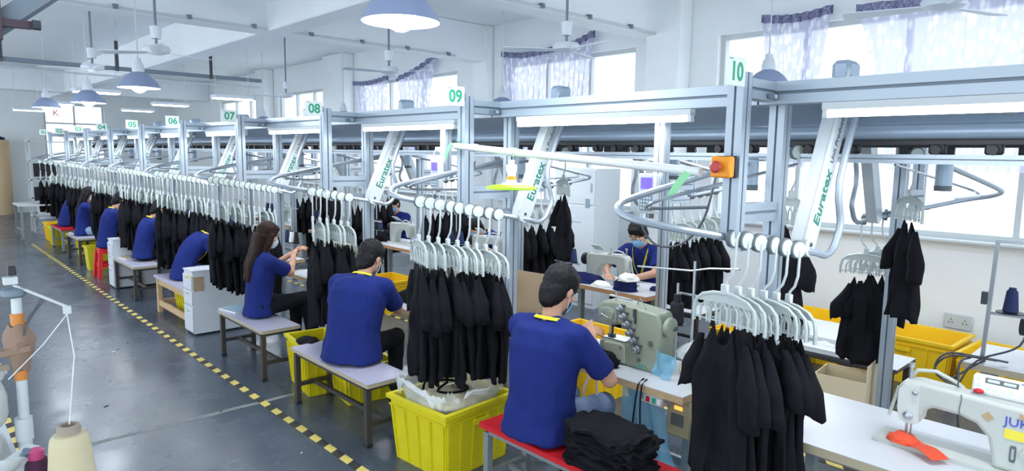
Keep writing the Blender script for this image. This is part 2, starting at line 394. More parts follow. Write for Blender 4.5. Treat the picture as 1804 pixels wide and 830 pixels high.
# curtains
def curtain(label, ya, yb, yc, yd, za, zb, zl=1.95):
    t = thing('curtain', label, 'curtain', (WX-.14, (ya+yb)/2, za)); yo = (ya+yb)/2
    def fn(u, v):
        top = ya+(yb-ya)*u; bot = yc+(yd-yc)*u; q = v**.8; y = top*(1-q)+bot*q
        z = (za+(zb-za)*u-.045*sin(pi*u))*(1-v)+zl*v
        return (.035*sin(u*46+v*1.5)*(.6+.5*v)+.012*sin(u*91), y-yo, z-za)
    MB().grid(90, 14, fn).build('fabric', M_CURT, t, angle=180)
    b = MB(); n = 60
    for k in range(n):
        for i in (k/n, (k+1)/n):
            p = V(fn(i, 0))
            b.v += [p+V((-.012, 0, .03)), p+V((-.012, 0, -.06)), p+V((.012, 0, -.06)), p+V((.012, 0, .03))]
        o = k*8; b.f += [(o+j, o+(j+1) % 4, o+4+(j+1) % 4, o+4+j) for j in range(4)]
    b.build('trim_band', M_TRIM, t)
curtain('sheer lilac curtain nearest the camera, widest of the six', 2.75, .55, 2.35, 1.15, 3.62, 3.68)
curtain('sheer lilac curtain left of the wide one, above sign 10', 3.78, 3.0, 3.62, 3.18, 3.66, 3.66)
curtain('sheer lilac curtain right of a pair, behind the white fan above sign 09', 7.15, 6.3, 6.95, 6.5, 3.66, 3.80)
curtain('sheer lilac curtain left of a pair, above the beam past sign 09', 8.25, 7.2, 8.0, 7.35, 3.70, 3.66)
curtain('sheer lilac curtain drooping to the left, behind the big lamp', 11.35, 10.05, 11.1, 10.5, 3.52, 3.86)
curtain('sheer lilac curtain farthest from the camera, above sign 08', 13.05, 11.7, 12.7, 11.85, 3.55, 3.58)

# ceiling services
ct = thing('cable_tray', 'grey cable tray hung across the hall under the ceiling', 'cable tray', (1.9, 13, 3.41))
MB().box((0, 0, 0), (7, .12, .06)).build('tray', M_ALUD, ct, smooth=False)
MB().cyl((-3.5, .03, -.13), (3.5, .03, -.13), .014, 8).build('conduit', M_WHP, ct)
for x in (-.55, 1.02, 2.55):
    h = MB().box((x, -.075, .2), (.05, .03, .5)).build('hanger_strut', M_DSTEEL, ct, smooth=False)
    MB().cyl((x, -.075, .45), (x, -.075, .79), .008, 6).build('hanger_rod', M_WHP, h)
    st = MB()
    for i in range(8): st.box((x, -.092, .02+i*.055), (.018, .006, .03))
    st.build('slots', M_BLKP, h, smooth=False)
cn = thing('conduit_pipe', 'thin white conduit under the transverse ceiling beam with small clips', 'conduit', (3.4, 8.62, 3.62))
MB().cyl((-3.3, 0, 0), (3.4, 0, 0), .016, 8).build('pipe', M_WHP, cn)
c_ = MB()
for i in range(9): c_.box((-3+i*.78, -.01, .012), (.05, .05, .05))
c_.build('clips', M_ALUD, cn, smooth=False)
cn2 = dup(cn, (4.3, 5.13, 3.62), 0, 'thin white conduit under the nearer ceiling beam, ending at the wall pillar')
# steel strut at the top left corner
t = thing('ceiling_strut', 'grey square steel strut with dark clamp at the top left corner', 'strut', (.3, 2.45, 2.44))
MB().bar((-.22, .06, -.19), (.22, -.06, .19), .05, .05).build('strut', M_ALUD, t, smooth=False)
cl = MB().box((-.055, .0, -.025), (.03, .1, .12)).box((-.02, -.03, -.035), (.10, .02, .022)).build('clamp', mat('clamp_brown', '4c4048', .5, .4), t, smooth=False)
MB().cyl((.03, -.05, -.035), (.05, -.05, -.035), .014, 8).build('bolt', M_DSTEEL, cl)
MB().bar((-.055, 0, .02), (-.055, 0, 1.75), .03, .03).build('drop_rod', M_ALUD, t, smooth=False)
# pendant lamps
def lamp_proto():
    t = thing('pendant_lamp', 'x', 'lamp')
    prof = [(.205, 0), (.208, .006), (.19, .045), (.15, .10), (.10, .145), (.06, .165), (.058, .168)]
    inn = [(r-.006, z-.004) for r, z in prof[::-1]]; inn[-1] = (.202, .002)
    MB().lathe(prof+inn, 28, closed=True).build('shade', M_LAMP, t)
    MB().lathe([(.178, .040), (.138, .088), (.088, .128), (.04, .145)][::-1], 24).build('reflector', M_LAMPIN, t)
    MB().lathe([(.058, .16), (.062, .20), (.05, .25), (.035, .27), (.03, .31), (.012, .315)], 16).build('lamp_cap', M_FAN, t)
    MB().ell((0, 0, .035), (.085, .085, .085), seg=16, rings=10).build('bulb', M_BULB, t)
    return t
L0 = lamp_proto()
MB().cyl((0, 0, .31), (0, 0, 1.5), .007, 6).build('cord', M_WHP, L0)
lamps = [((2.02, 3.03, 2.735), 'big blue-grey dome pendant lamp at the top centre, closest to the camera'),
         ((2.0, 7.98, 2.70), 'glowing dome pendant lamp above sign 05, second along the aisle'),
         ((2.0, 10.46, 2.66), 'glowing dome pendant lamp third along the aisle, just left of the second'),
         ((2.0, 13.69, 2.73), 'glowing dome pendant lamp farthest along the aisle'),
         ((5.9, 2.9, 2.68), 'dome pendant lamp half hidden behind the beam right of sign 10'),
         ((5.9, 6.5, 2.62), 'dome pendant lamp hidden behind sign 09, only its cord showing'),
         ((5.9, 10.66, 2.6), 'dome pendant lamp peeking over the beam between signs 08 and 09'),
         ((5.9, 14.1, 2.62), 'dome pendant lamp peeking over the beam left of sign 08')]
for i, (p, lb) in enumerate(lamps):
    o = L0 if i == 0 else dup(L0); o.location = p; o['label'] = lb; o['group'] = 'dome pendant lamps'
    ld = bpy.data.lights.new('bulb_light', 'POINT'); ld.energy = 16; ld.color = (.85, .92, 1); ld.shadow_soft_size = .09
    lo = link('bulb_light', ld); lo.location = (p[0], p[1], p[2]-.07)
# ceiling fans
def fan_proto():
    t = thing('ceiling_fan', 'x', 'fan')
    MB().lathe([(.03, .07), (.11, .06), (.13, .03), (.12, 0), (.05, -.025), (0, -.03)], 24).build('motor', M_FAN, t)
    MB().lathe([(.02, .14), (.045, .13), (.055, .25), (.03, .26)], 16).build('canopy', M_FAN, t)
    MB().cyl((0, 0, .06), (0, 0, 1.13), .013, 8).build('rod', M_ALUD, t)
    MB().lathe([(.05, 1.06), (.05, 1.11), (.02, 1.13)], 14).build('ceiling_cap', M_FAN, t)
    for k in range(3):
        T = Matrix.Rotation(2*pi*k/3, 4, 'Z') @ Matrix.Rotation(radians(9), 4, 'X')
        b = MB().prism([(.1, -.03), (.2, -.045), (.55, -.065), (.58, -.05), (.58, .05), (.55, .065), (.2, .045), (.1, .03)], .006, T, 'z')
        b.build('blade', M_FAN, t)
    return t
F0 = fan_proto()
for i, (p, rz, lb) in enumerate([((2.03, 7.4, 3.02), .25, 'white ceiling fan on a dark rod above the second aisle lamp'),
        ((5.22, 11.47, 3.02), .6, 'white ceiling fan right of the cable tray end, above sign 08'),
        ((4.48, 6.98, 3.02), .9, 'white ceiling fan directly under the big dome lamp, in front of the curtains'),
        ((4.65, 4.25, 3.02), .3, 'white ceiling fan in front of the curtain pair above sign 09'),
        ((4.95, 1.3, 3.02), 1.75, 'white ceiling fan at the top right in front of the widest curtain'),
        ((1.9, 9.6, 3.02), .5, 'white ceiling fan behind the third aisle lamp, smallest of the fans')]):
    o = F0 if i == 0 else dup(F0); o.location = p; o.rotation_euler = (0, 0, rz); o['label'] = lb; o['group'] = 'ceiling fans'
# hanging light troffers
def troffer_proto():
    t = thing('hanging_light', 'x', 'ceiling light')
    MB().box((0, 0, .03), (.32, .70, .06), bev=.012).build('housing', M_FAN, t)
    MB().box((0, 0, -.006), (.27, .65, .014)).build('diffuser', M_TUBE, t, smooth=False)
    for y in (-.3, .3): MB().cyl((0, y, .06), (0, y, 1.205), .005, 6).build('wire', M_WHP, t)
    return t
T0 = troffer_proto()
for i, (p, lb) in enumerate([((4.7, 12.6, 3.0), 'flat hanging light nearest, above sign 07'), ((4.5, 15.6, 3.0), 'flat hanging light above sign 06, second from the right'),
        ((4.6, 18.6, 3.0), 'flat hanging light third from the right, above sign 05'), ((2.65, 13.2, 3.0), 'flat hanging light left beside the second aisle lamp'),
        ((2.7, 17.4, 3.0), 'flat hanging light between the third and fourth aisle lamps'), ((2.7, 21., 3.0), 'flat hanging light farthest, above the far window'),]):
    o = T0 if i == 0 else dup(T0); o.location = p; o['label'] = lb; o['group'] = 'flat hanging lights'; o.rotation_euler = (0, 0, pi/2 if i < 5 else pi/2)
c = thing('ceiling_outlet', 'round white ribbed ceiling fitting on the slab above the left aisle', 'ceiling fitting', (4.35, 9.55, 4.2))
MB().lathe([(.05, -.075), (.22, -.07), (.25, -.04), (.25, 0)], 28).build('rim', M_FAN, c)
MB().lathe([(0, -.085), (.2, -.085), (.2, -.07)], 24).build('cover', M_ALUD, c)

# ------------------------------------------------------------------ overhead conveyor
PX = 2.7
U = V((.866, -.5, 0)); ANG = math.atan2(U.y, U.x)
def rail_z(t): return 1.755-.17*(t+.35)
def profile_bar(mb, p0, p1, w, h):       # extruded aluminium profile: solid core with proud flanges that leave grooves
    p0, p1 = V(p0), V(p1); d = (p1-p0).normalized(); up = V((0, 0, 1)) if abs(d.z) < .9 else V((0, 1, 0))
    a = d.cross(up).normalized(); b = a.cross(d).normalized()
    n0 = len(mb.f); mb.bar(p0, p1, w*.74, h*.74, up); mb.dark.append((n0, len(mb.f)))  # core faces coloured darker, painting the shade inside the grooves
    for s in (-1, 1):
        for q in (-1, 1):
            o = a*(w*.5-w*.215)*s + b*(h*.5-h*.215)*q
            mb.bar(p0+o, p1+o, w*.43, h*.43, up)
NW = ['zero', 'one', 'two', 'three', 'four', 'five', 'six', 'seven', 'eight', 'nine', 'ten', 'eleven']
def station_frame():
    t = thing('conveyor_frame', 'x', 'conveyor')
    m = MB(); profile_bar(m, (0, 0, 1.70), (0, 0, 2.415), .075, .075); m.build('front_post', M_ALU, t, smooth=False)
    m = MB(); profile_bar(m, (.04, 0, 2.35), (.26, 0, 2.35), .075, .085); m.build('cross_arm', M_ALU, t, smooth=False)
    br = MB().box((.22, -.05, 2.325), (.09, .012, .022)).build('bracket', M_ALUD, t, smooth=False)
    MB().cyl((.22, -.056, 2.325), (.22, -.06, 2.325), .01, 8).build('bolt', M_WHP, br)
    m = MB(); profile_bar(m, (.30, -1.82, 2.345), (.30, .04, 2.345), .08, .10); m.build('beam', M_ALU, t, smooth=False)
    m = MB(); profile_bar(m, (.40, 0, .02), (.40, 0, 2.30), .075, .075); m.build('rear_post', M_ALU, t, smooth=False)
    m = MB(); profile_bar(m, (.04, .03, 1.80), (.37, .0, 1.80), .05, .09); m.build('side_arm', M_ALU, t, smooth=False)
    m = MB(); profile_bar(m, (.04, .0, 1.66), (.37, .0, 1.66), .05, .05); m.build('lower_arm', M_ALU, t, smooth=False)
    # roller rail: from the main track, hairpin on the aisle side, down past the post and up along the lift arm
    pts = [V((.75, .34, 2.02)), V((.3, .42, 1.93)), V((-.05, .47, 1.86)), V((-.24, .44, 1.83)), V((-.34, .36, 1.80)), V((-.36, .25, 1.775))]
    for i in range(9):
        q = -.28+i*.09; p = U*q; pts.append(V((p.x, p.y, rail_z(q))))
    e = pts[-1]
    pts += [e+V((.05, -.02, -.014)), e+V((.10, -.03, .01)), e+V((.135, -.033, .06)), e+V((.165, -.033, .14)), V((.50, e.y-.033, 1.95)), V((.66, e.y-.033, 2.30))]
    r_ = MB().tube(smooth_path(pts, 3), .0165, 8).build('rail', M_ALU, t)
    MB().bar(U*-.1+V((0, 0, 1.71)), U*.3+V((0, 0, 1.665)), .02, .03).build('rail_support', M_ALUD, r_, smooth=False)
    # long slanting lift arm
    a0 = V((.345, -.17, 1.66)); a1 = V((.70, -.17, 2.44)); d = (a1-a0).normalized(); s_ = V((d.z, 0, -d.x))
    T = Matrix((( -s_.x, 0, d.x, 0), (0, 1, 0, 0), (-s_.z, 0, d.z, 0), (0, 0, 0, 1))); T.translation = a0
    Ln = (a1-a0).length
    poly = [(-.045, -.03), (-.02, -.055), (.02, -.055), (.05, -.03), (.06, .02), (.06, Ln), (-.055, Ln), (-.055, .02)]
    arm = MB().prism(poly, .07, T).build('lift_arm', M_PANEL if False else mat('arm_white', 'd3dade', .35, .25), t)
    MB().bar(a0+V((-.062*d.z, -.036, .062*d.x)), a1+V((-.062*d.z, -.036, .062*d.x)), .014, .01).build('edge_strip', M_WHP, arm, smooth=False)
    MB().lathe([(0, .006), (.009, .005), (.011, 0)], 10, T @ Matrix.Translation((0, -.036, .0)) @ Matrix.Rotation(pi/2, 4, 'X')).build('pivot_bolt', M_DSTEEL, arm)
    ang = math.atan2(d.z, d.x)
    pt = a0+d*.235+V((0, -.0365, 0)); o = text('lettering', 'Euratex', .088, M_TEAL, arm, pt, (pi/2, -ang, 0), bold=.001)
    pt = a0+d*.62+V((0, -.0365, 0)); o = text('lettering', 'Unit Production System', .044, M_TGREY, arm, pt, (pi/2, -ang, 0))
    MB().box((.70, -.17, 2.47), (.14, .09, .10), bev=.02).build('arm_head', M_PANEL, t)
    MB().lathe([(.045, 0), (.045, .14), (.035, .15)], 14, Matrix.Translation((.82, .35, 1.90))).build('motor_can', M_PANEL, t)
    MB().lathe([(.046, -.03), (.047, 0), (.046, .001)], 14, Matrix.Translation((.82, .35, 1.90))).build('motor_cap', M_RIM, t)
    MB().tube(smooth_path([(.72, -.22, 2.34), (.62, -.4, 2.31), (.5, -.66, 2.26), (.44, -.9, 2.24)], 4), .012, 8).build('air_hose', M_STEEL, t)
    # curved return guide bars at the back
    MB().tube(smooth_path([(.3, .30, 1.80), (-.12, .34, 1.81), (-.22, .30, 1.83), (-.2, .24, 1.86), (.1, .12, 1.93), (.75, .06, 2.02)], 3), .009, 6).build('guide_bar', M_STEEL, t)
    return t
def smooth_path(pts, n):
    pts = [V(p) for p in pts]; out = []
    for i in range(len(pts)-1):
        p0, p1, p2, p3 = pts[max(i-1, 0)], pts[i], pts[i+1], pts[min(i+2, len(pts)-1)]
        for k in range(n):
            t = k/n; out.append(.5*((2*p1)+(p2-p0)*t+(2*p0-5*p1+4*p2-p3)*t*t+(3*p1-p0-3*p2+p3)*t**3))
    return out+[pts[-1]]
S0 = station_frame()
for k in range(10, 0, -1):
    o = S0 if k == 10 else dup(S0)
    o.location = (PX, YK(k), 0); o['label'] = 'aluminium conveyor frame, its post holding the sign number %s' % NW[k]; o['group'] = 'aisle side conveyor frames'
FARY = lambda k: YK(k)+.02
far_lab = ['rightmost', 'second from the right', 'third from the right', 'fourth from the right', 'fifth from the right', 'sixth from the right', 'seventh from the right', 'eighth from the right']
for i, k in enumerate(range(10, 3, -1)):
    o = dup(S0, (5.4, FARY(k), 0), pi, 'aluminium conveyor frame on the window side of the line, %s' % far_lab[i], 'window side conveyor frames')
# first beam piece past the right edge
o = thing('conveyor_frame', 'aluminium beam running out of the frame at the right edge', 'conveyor', (PX+.30, YK(10)-1.87, 0))
m = MB(); profile_bar(m, (0, -1.6, 2.345), (0, .04, 2.345), .08, .10); m.build('beam', M_ALU, o, smooth=False)
m = MB(); profile_bar(m, (-.30, -.03, 1.7), (-.30, -.03, 2.415), .075, .075); m.build('front_post', M_ALU, o, smooth=False)

# main track down the middle, with covers and trolleys
ya, yb = -1.0, 18.6; yc = (ya+yb)/2; LY = yb-ya
mt = thing('main_track', 'long silver main track with sloped covers down the middle of the line', 'conveyor', (4.05, yc, 0))
for sx in (-1, 1):
    sec = [(sx*.88, 2.335), (sx*.50, 2.225), (sx*.50, 2.235), (sx*.88, 2.345)]
    MB().prism(sec if sx > 0 else sec[::-1], LY, axis='y').build('cover', M_PANEL, mt, smooth=False)
    n = 8; sec = [(sx*(.44+.045*cos(a)), 2.185+.04*sin(a)) for a in [pi*2*i/12 for i in range(12)]]
    MB().prism(sec, LY, axis='y').build('track_housing', M_PANEL, mt)
    MB().box((sx*.44, 0, 2.135), (.07, LY, .02)).build('track_slot', M_BLKP, mt, smooth=False)
    m = MB(); profile_bar(m, (sx*.44, -LY/2, 2.055), (sx*.44, LY/2, 2.055), .05, .045); m.build('lower_rail', M_ALU, mt, smooth=False)
    tr = MB().box((0, 0, .008), (.04, .07, .06), bev=.008)
    tr.lathe([(.022, -.012), (.024, 0), (.022, .012)], 10, Matrix.Translation((-.03*sx*-1, 0, .0)) @ Matrix.Rotation(pi/2, 4, 'Y'))
    tm = tr.mesh('trolley', M_BLKP)
    y = -LY/2+.2
    while y < LY/2:
        o = link('trolley', tm, mt); o.location = (sx*.44, y+random.uniform(-.03, .03), 2.10); y += .19 if random.random() < .6 else .38
MB().box((0, 0, 2.33), (.9, LY, .02)).build('deck', M_PANEL, mt, smooth=False)

# number signs, tubes
def sign(k):
    t = thing('number_sign', 'white plate with a green number %s at the top of its post' % NW[k], 'sign', (PX-.125, YK(k)-.045, 2.405))
    MB().box((0, 0, 0), (.155, .006, .12), bev=.002).build('plate', M_SIGN, t)
    text('number', '%02d' % k, .105, M_GREEN, t, (.004, -.0035, -.004), (pi/2, 0, 0), .0008, bold=.0028)
    MB().box((-.045, -.0035, .048), (.03, .001, .004)).build('small_mark', M_KEY, t, smooth=False)
    MB().box((.075, .012, 0), (.03, .012, .05)).build('clip', M_ALUD, t, smooth=False)
for k in range(10, 0, -1): sign(k)
def tube_proto():
    t = thing('tube_light', 'x', 'tube light')
    MB().box((0, 0, .03), (.045, 1.24, .03)).build('batten', M_WHP, t, smooth=False)
    MB().cyl((0, -.6, 0), (0, .6, 0), .0165, 10).build('tube', M_TUBE, t)
    e = MB()
    for y in (-.61, .61): e.box((0, y, .005), (.03, .02, .045))
    e.build('end_cap', M_WHP, t, smooth=False)
    return t
TB = tube_proto(); TB['group'] = 'tube lights under the beam'
def place_tube(o, x, y, lb, side=0):
    o.location = (x, y, 2.24); o['label'] = lb
    ld = bpy.data.lights.new('tube_glow_light', 'AREA'); ld.shape = 'RECTANGLE'; ld.size = .05; ld.size_y = 1.15; ld.energy = 5.5; ld.color = (.95, .98, 1)
    lo = link('tube_glow_light', ld); lo.location = (x, y, 2.215)
place_tube(TB, 2.9, YK(10)-.90, 'lit tube light under the beam right of the sign ten')
for k in range(9, 0, -1): place_tube(dup(TB), 2.9, YK(k)-.90, 'lit tube light under the beam between the signs %s and %s' % (NW[k], NW[k+1]))
for i, k in enumerate(range(10, 5, -1)): place_tube(dup(TB), 5.2, YK(k)+.9, 'lit tube light on the window side of the track, %s' % far_lab[i])

# ------------------------------------------------------------------ furniture
NUMW = ['zero', 'one', 'two', 'three', 'four', 'five', 'six', 'seven', 'eight', 'nine', 'ten', 'eleven']
def bevel(o, w=.006, seg=2):
    b = o.modifiers.new('bevel', 'BEVEL'); b.width = w; b.segments = seg; b.limit_method = 'ANGLE'; b.angle_limit = radians(40); return o
def sewing_table(label, x0, x1, y0, y1, edge=M_PLY, grp='sewing tables', h=.76, side=1):
    t = thing('sewing_table', label, 'table', ((x0+x1)/2, (y0+y1)/2, 0), 0, grp); W, D = x1-x0, y1-y0
    MB().box((0, 0, h-.0015), (W, D, .003)).build('tabletop', M_TOP, t, smooth=False)
    MB().box((0, 0, h-.023), (W, D, .04)).build('edge_band', edge, t, smooth=False)
    for s in (-1, 1):
        y = s*(D/2-.12)
        l = MB().box((0, y, h/2-.03), (.06, .045, h-.10)).build('leg', M_LEGG, t, smooth=False)
        MB().box((0, y, .025), (W*.92, .05, .05)).build('foot', M_LEGG, l, smooth=False)
        MB().box((0, y, h-.06), (W*.85, .05, .035)).build('top_rail', M_LEGG, l, smooth=False)
    MB().box((.06, 0, .22), (.03, D-.28, .05)).build('cross_bar', M_LEGG, t, smooth=False)
    pd = MB().box((-side*.06, .1, .12), (.28, .3, .02), Matrix.Rotation(-.25*side, 4, 'Y')).build('pedal', M_DSTEEL, t, smooth=False)
    return t
def control_box(t, x, y, m=M_BOX, z=.60):
    b = MB().box((x, y, z), (.20, .15, .22), bev=.008).build('control_box', m, t)
    MB().box((x-.101, y-.0, z+.06), (.004, .05, .02)).build('display', M_LED, b, smooth=False)
    MB().box((x-.101, y+.005, z-.01), (.004, .08, .07)).build('key_panel', M_DK, b, smooth=False)
    q = MB().box((x-.13, y+.13, z+.085), (.07, .13, .06), bev=.006).build('switch_box', M_WHP, t)
    MB().box((x-.167, y+.16, z+.085), (.006, .022, .03)).build('off_button', M_RED, q, smooth=False)
    MB().box((x-.167, y+.12, z+.085), (.006, .022, .03)).build('on_button', M_GREEN, q, smooth=False)
    MB().box((x-.167, y+.085, z+.085), (.006, .02, .03)).build('rating_sticker', M_PAGE, q, smooth=False)
def bench(label, x0, x1, y0, y1, top=M_BTOP, leg=M_LEG, edge=M_BEDGE, h=.47, grp='benches', rz=0, name='bench'):
    t = thing(name, label, 'bench', ((x0+x1)/2, (y0+y1)/2, 0), rz, grp); W, D = x1-x0, y1-y0
    MB().box((0, 0, h-.003), (W, D, .006)).build('bench_top', top, t, smooth=False)
    MB().box((0, 0, h-.018), (W, D, .026)).build('top_edge', edge, t, smooth=False)
    for sx in (-1, 1):
        for sy in (-1, 1):
            l = MB().box((sx*(W/2-.03), sy*(D/2-.05), h/2-.02), (.04, .04, h-.06)).build('leg', leg, t, smooth=False)
            MB().box((sx*(W/2-.03), sy*(D/2-.05), .012), (.046, .046, .024)).build('leg_cap', M_BLKP, l, smooth=False)
    for sy in (-1, 1):
        MB().box((0, sy*(D/2-.05), .16), (W-.1, .03, .03)).build('stretcher', leg, t, smooth=False)
        MB().box((0, sy*(D/2-.05), h-.045), (W-.1, .03, .03)).build('apron', leg, t, smooth=False)
    MB().box((0, 0, .16), (.03, D-.14, .03)).build('stretcher', leg, t, smooth=False)
    for sx in (-1, 1): MB().box((sx*(W/2-.03), 0, h-.045), (.03, D-.14, .03)).build('apron', leg, t, smooth=False)
    return t
# tables, aisle side
TN = {}
for k in range(10, 0, -1):
    TN[k] = sewing_table('white sewing table in front of the %s place along the aisle counted from the camera' % NAMES[10-k], 3.03, 3.58, YK(k)+.41, YK(k)+1.61)
control_box(TN[10], -.10, -.53)
for k in (9, 8, 7, 6): control_box(TN[k], -.02, -.4, M_BOX, .62)
T11 = sewing_table('wide white sewing table at the lower right holding the white lockstitch machine', 2.96, 3.70, -.35, 1.40, M_BEDGE)
# tables, window side
FT = {}
FARP = {9: 'holding the machine of the facing masked man', 8: 'second from the right on the window side', 7: 'with the heap of black fabric behind the nearest back', 6: 'fourth from the right on the window side', 5: 'fifth from the right on the window side', 4: 'sixth from the right on the window side'}
for k in range(9, 3, -1):
    FT[k] = sewing_table('sewing table with orange-brown edge, '+FARP[k], 5.0, 5.62, YK(k)+.18, YK(k)+1.35, mat('orange_edge', 'b98a63', .6), 'window side sewing tables', side=-1)
FT[10] = sewing_table('beige-edged sewing table at the right edge under the thread stand', 4.98, 5.6, -.2, 1.02, M_BEDGE, 'window side sewing tables', side=-1)

# --- machines. local: y runs along the arm, needle at +y
def lockstitch(loc, rz, label, grp=None, body=M_MACH, extra=True):
    t = thing('sewing_machine', label, 'sewing machine', loc, rz, grp)
    MB().prism([(-.31, .0), (.26, .0), (.28, .012), (.28, .02), (-.31, .02)], .178, axis='x').build('bed', body, t, smooth=False)
    poly = [(-.31, .018), (-.315, .26), (-.29, .295), (-.02, .305), (.13, .312), (.185, .30), (.205, .265), (.205, .17), (.19, .12), (.165, .105), (.125, .105), (.105, .13), (.095, .185), (.06, .205), (-.04, .203), (-.10, .185), (-.145, .14), (-.165, .05), (-.165, .018)]
    b = bevel(MB().prism(poly, .105, axis='x').build('machine_arm', body, t), .018, 3)
    f = MB().prism([(.11, .12), (.16, .112), (.185, .125), (.195, .17), (.195, .262), (.175, .288), (.115, .295)], .012, Matrix.Translation((-.054, 0, 0)), 'x').build('face_cover', mat('machine_cover', 'cdd1cd', .35), b)
    d = MB().lathe([(.02, 0), (.02, .008), (.011, .012), (.011, .022), (.005, .024)], 16, Matrix.Translation((-.06, .15, .15)) @ Matrix.Rotation(-pi/2, 4, 'Y')).build('tension_dial', M_STEEL, t)
    MB().lathe([(.011, 0), (.011, .014), (.006, .016)], 12, Matrix.Translation((-.058, .128, .262)) @ Matrix.Rotation(-pi/2, 4, 'Y')).build('top_dial', M_STEEL, t)
    MB().cyl((0, .15, .03), (0, .15, .11), .004, 8).build('needle_bar', M_STEEL, t)
    MB().cyl((0, .168, .035), (0, .168, .12), .006, 8).build('presser_bar', M_STEEL, t)
    MB().box((0, .16, .03), (.03, .02, .014), bev=.003).build('presser_foot', M_DSTEEL, t)
    MB().lathe([(.008, 0), (.008, .05), (.014, .052), (.014, .07), (.009, .072)], 12, Matrix.Translation((0, .168, .305))).build('pressure_knob', M_STEEL, t)
    MB().bar((-.02, .207, .26), (-.03, .235, .12), .02, .012).build('lifter_lever', body, t, smooth=False)
    MB().tube([(.03, .17, .31), (.035, .15, .34), (.04, .08, .35), (.04, .0, .32), (.04, -.03, .30)], .009, 8).build('carry_handle', body, t)
    MB().cyl((.02, -.01, .303), (.02, -.01, .365), .003, 6).build('thread_pin', M_DSTEEL, t)
    MB().lathe([(.03, -.02), (.062, -.018), (.062, .018), (.05, .022), (.03, .022)], 22, Matrix.Translation((0, -.355, .215)) @ Matrix.Rotation(pi/2, 4, 'X')).build('hand_wheel', M_BLKP, t)
    MB().cyl((0, -.31, .215), (0, -.34, .215), .03, 14).build('wheel_boss', M_DSTEEL, t)
    st = MB()
    for i in range(11): st.box((-.0535, -.04+.002*sin(i*.6), .208+i*.0088), (.004, .004, .006))
    st.build('thread_guide', M_DK, b, smooth=False)
    if extra:
        p = MB().box((0, 0, 0), (.028, .205, .085), Matrix.Translation((.02, -.165, .345)) @ Matrix.Rotation(radians(18), 4, 'Y'), bev=.01).build('control_panel', mat('panel_white', 'e4e7ea', .4), t)
        T = Matrix.Translation((.02, -.165, .345)) @ Matrix.Rotation(radians(18), 4, 'Y')
        MB().box((-.0145, .0, .018), (.003, .115, .022), T).build('panel_display', M_DK, p, smooth=False)
        s2 = MB().box((-.0165, .028, .018), (.002, .042, .012), T).box((-.0165, -.028, .018), (.002, .042, .012), T).build('panel_digits', M_WHP, p, smooth=False)
        bt = MB()
        for y, z in ((.08, .02), (.08, -.006), (.045, -.018), (.02, -.018), (-.01, -.018), (-.035, -.018), (-.075, -.02)):
            bt.lathe([(.008, 0), (.008, .003)], 10, T @ Matrix.Translation((-.0135, y, z)) @ Matrix.Rotation(-pi/2, 4, 'Y'))
        bt.build('panel_buttons', M_DISC, p)['kind'] = 'stuff'
        MB().box((-.0145, -.08, .03), (.002, .03, .004), T).build('panel_mark', M_BLUEL, p, smooth=False)
        text('brand_mark', 'JUKI', .052, M_BLUEL, b, (-.054, -.245, .232), (pi/2, 0, -pi/2))
        MB().box((-.054, -.25, .18), (.003, .10, .04)).build('yellow_sticker', M_YSTK, b, smooth=False)
        MB().box((-.054, -.14, .232), (.003, .03, .03), Matrix.Translation((0, -.14, .232)) @ Matrix.Rotation(pi/4, 4, 'X') @ Matrix.Translation((0, .14, -.232))).build('tan_patch', M_TAN, b, smooth=False)
        MB().box((-.054, -.275, .262), (.003, .06, .022)).build('tan_strip', M_TAN, b, smooth=False)
        g = MB().prism([(-.008, -.035), (.008, -.035), (.011, -.025), (.011, .025), (.008, .035), (-.008, .035), (-.011, .025), (-.011, -.025)], .004, Matrix.Translation((-.054, -.235, .10)), 'x').build('oil_window', M_DK, b)
        MB().cyl((-.056, -.235, .08), (-.056, -.235, .125), .007, 8).build('oil_rod', M_STEEL, b)
        MB().lathe([(.026, 0), (.026, .008), (.012, .01), (.012, .016)], 18, Matrix.Translation((-.054, -.285, .11)) @ Matrix.Rotation(-pi/2, 4, 'Y')).build('stitch_dial', body, b)
        MB().lathe([(.028, 0), (.028, .008), (.018, .012)], 16, Matrix.Translation((0, -.09, .30))).build('bobbin_winder', M_STEEL, t)
        MB().ell((0, -.09, .318), (.022, .02, .01)).build('red_thread_bobbin', M_RED, t)
        sp = MB().prism([(-.05, .30), (.24, .30), (.27, .2), (.24, .1), (-.05, .1)], .0015, axis='z')
    return t
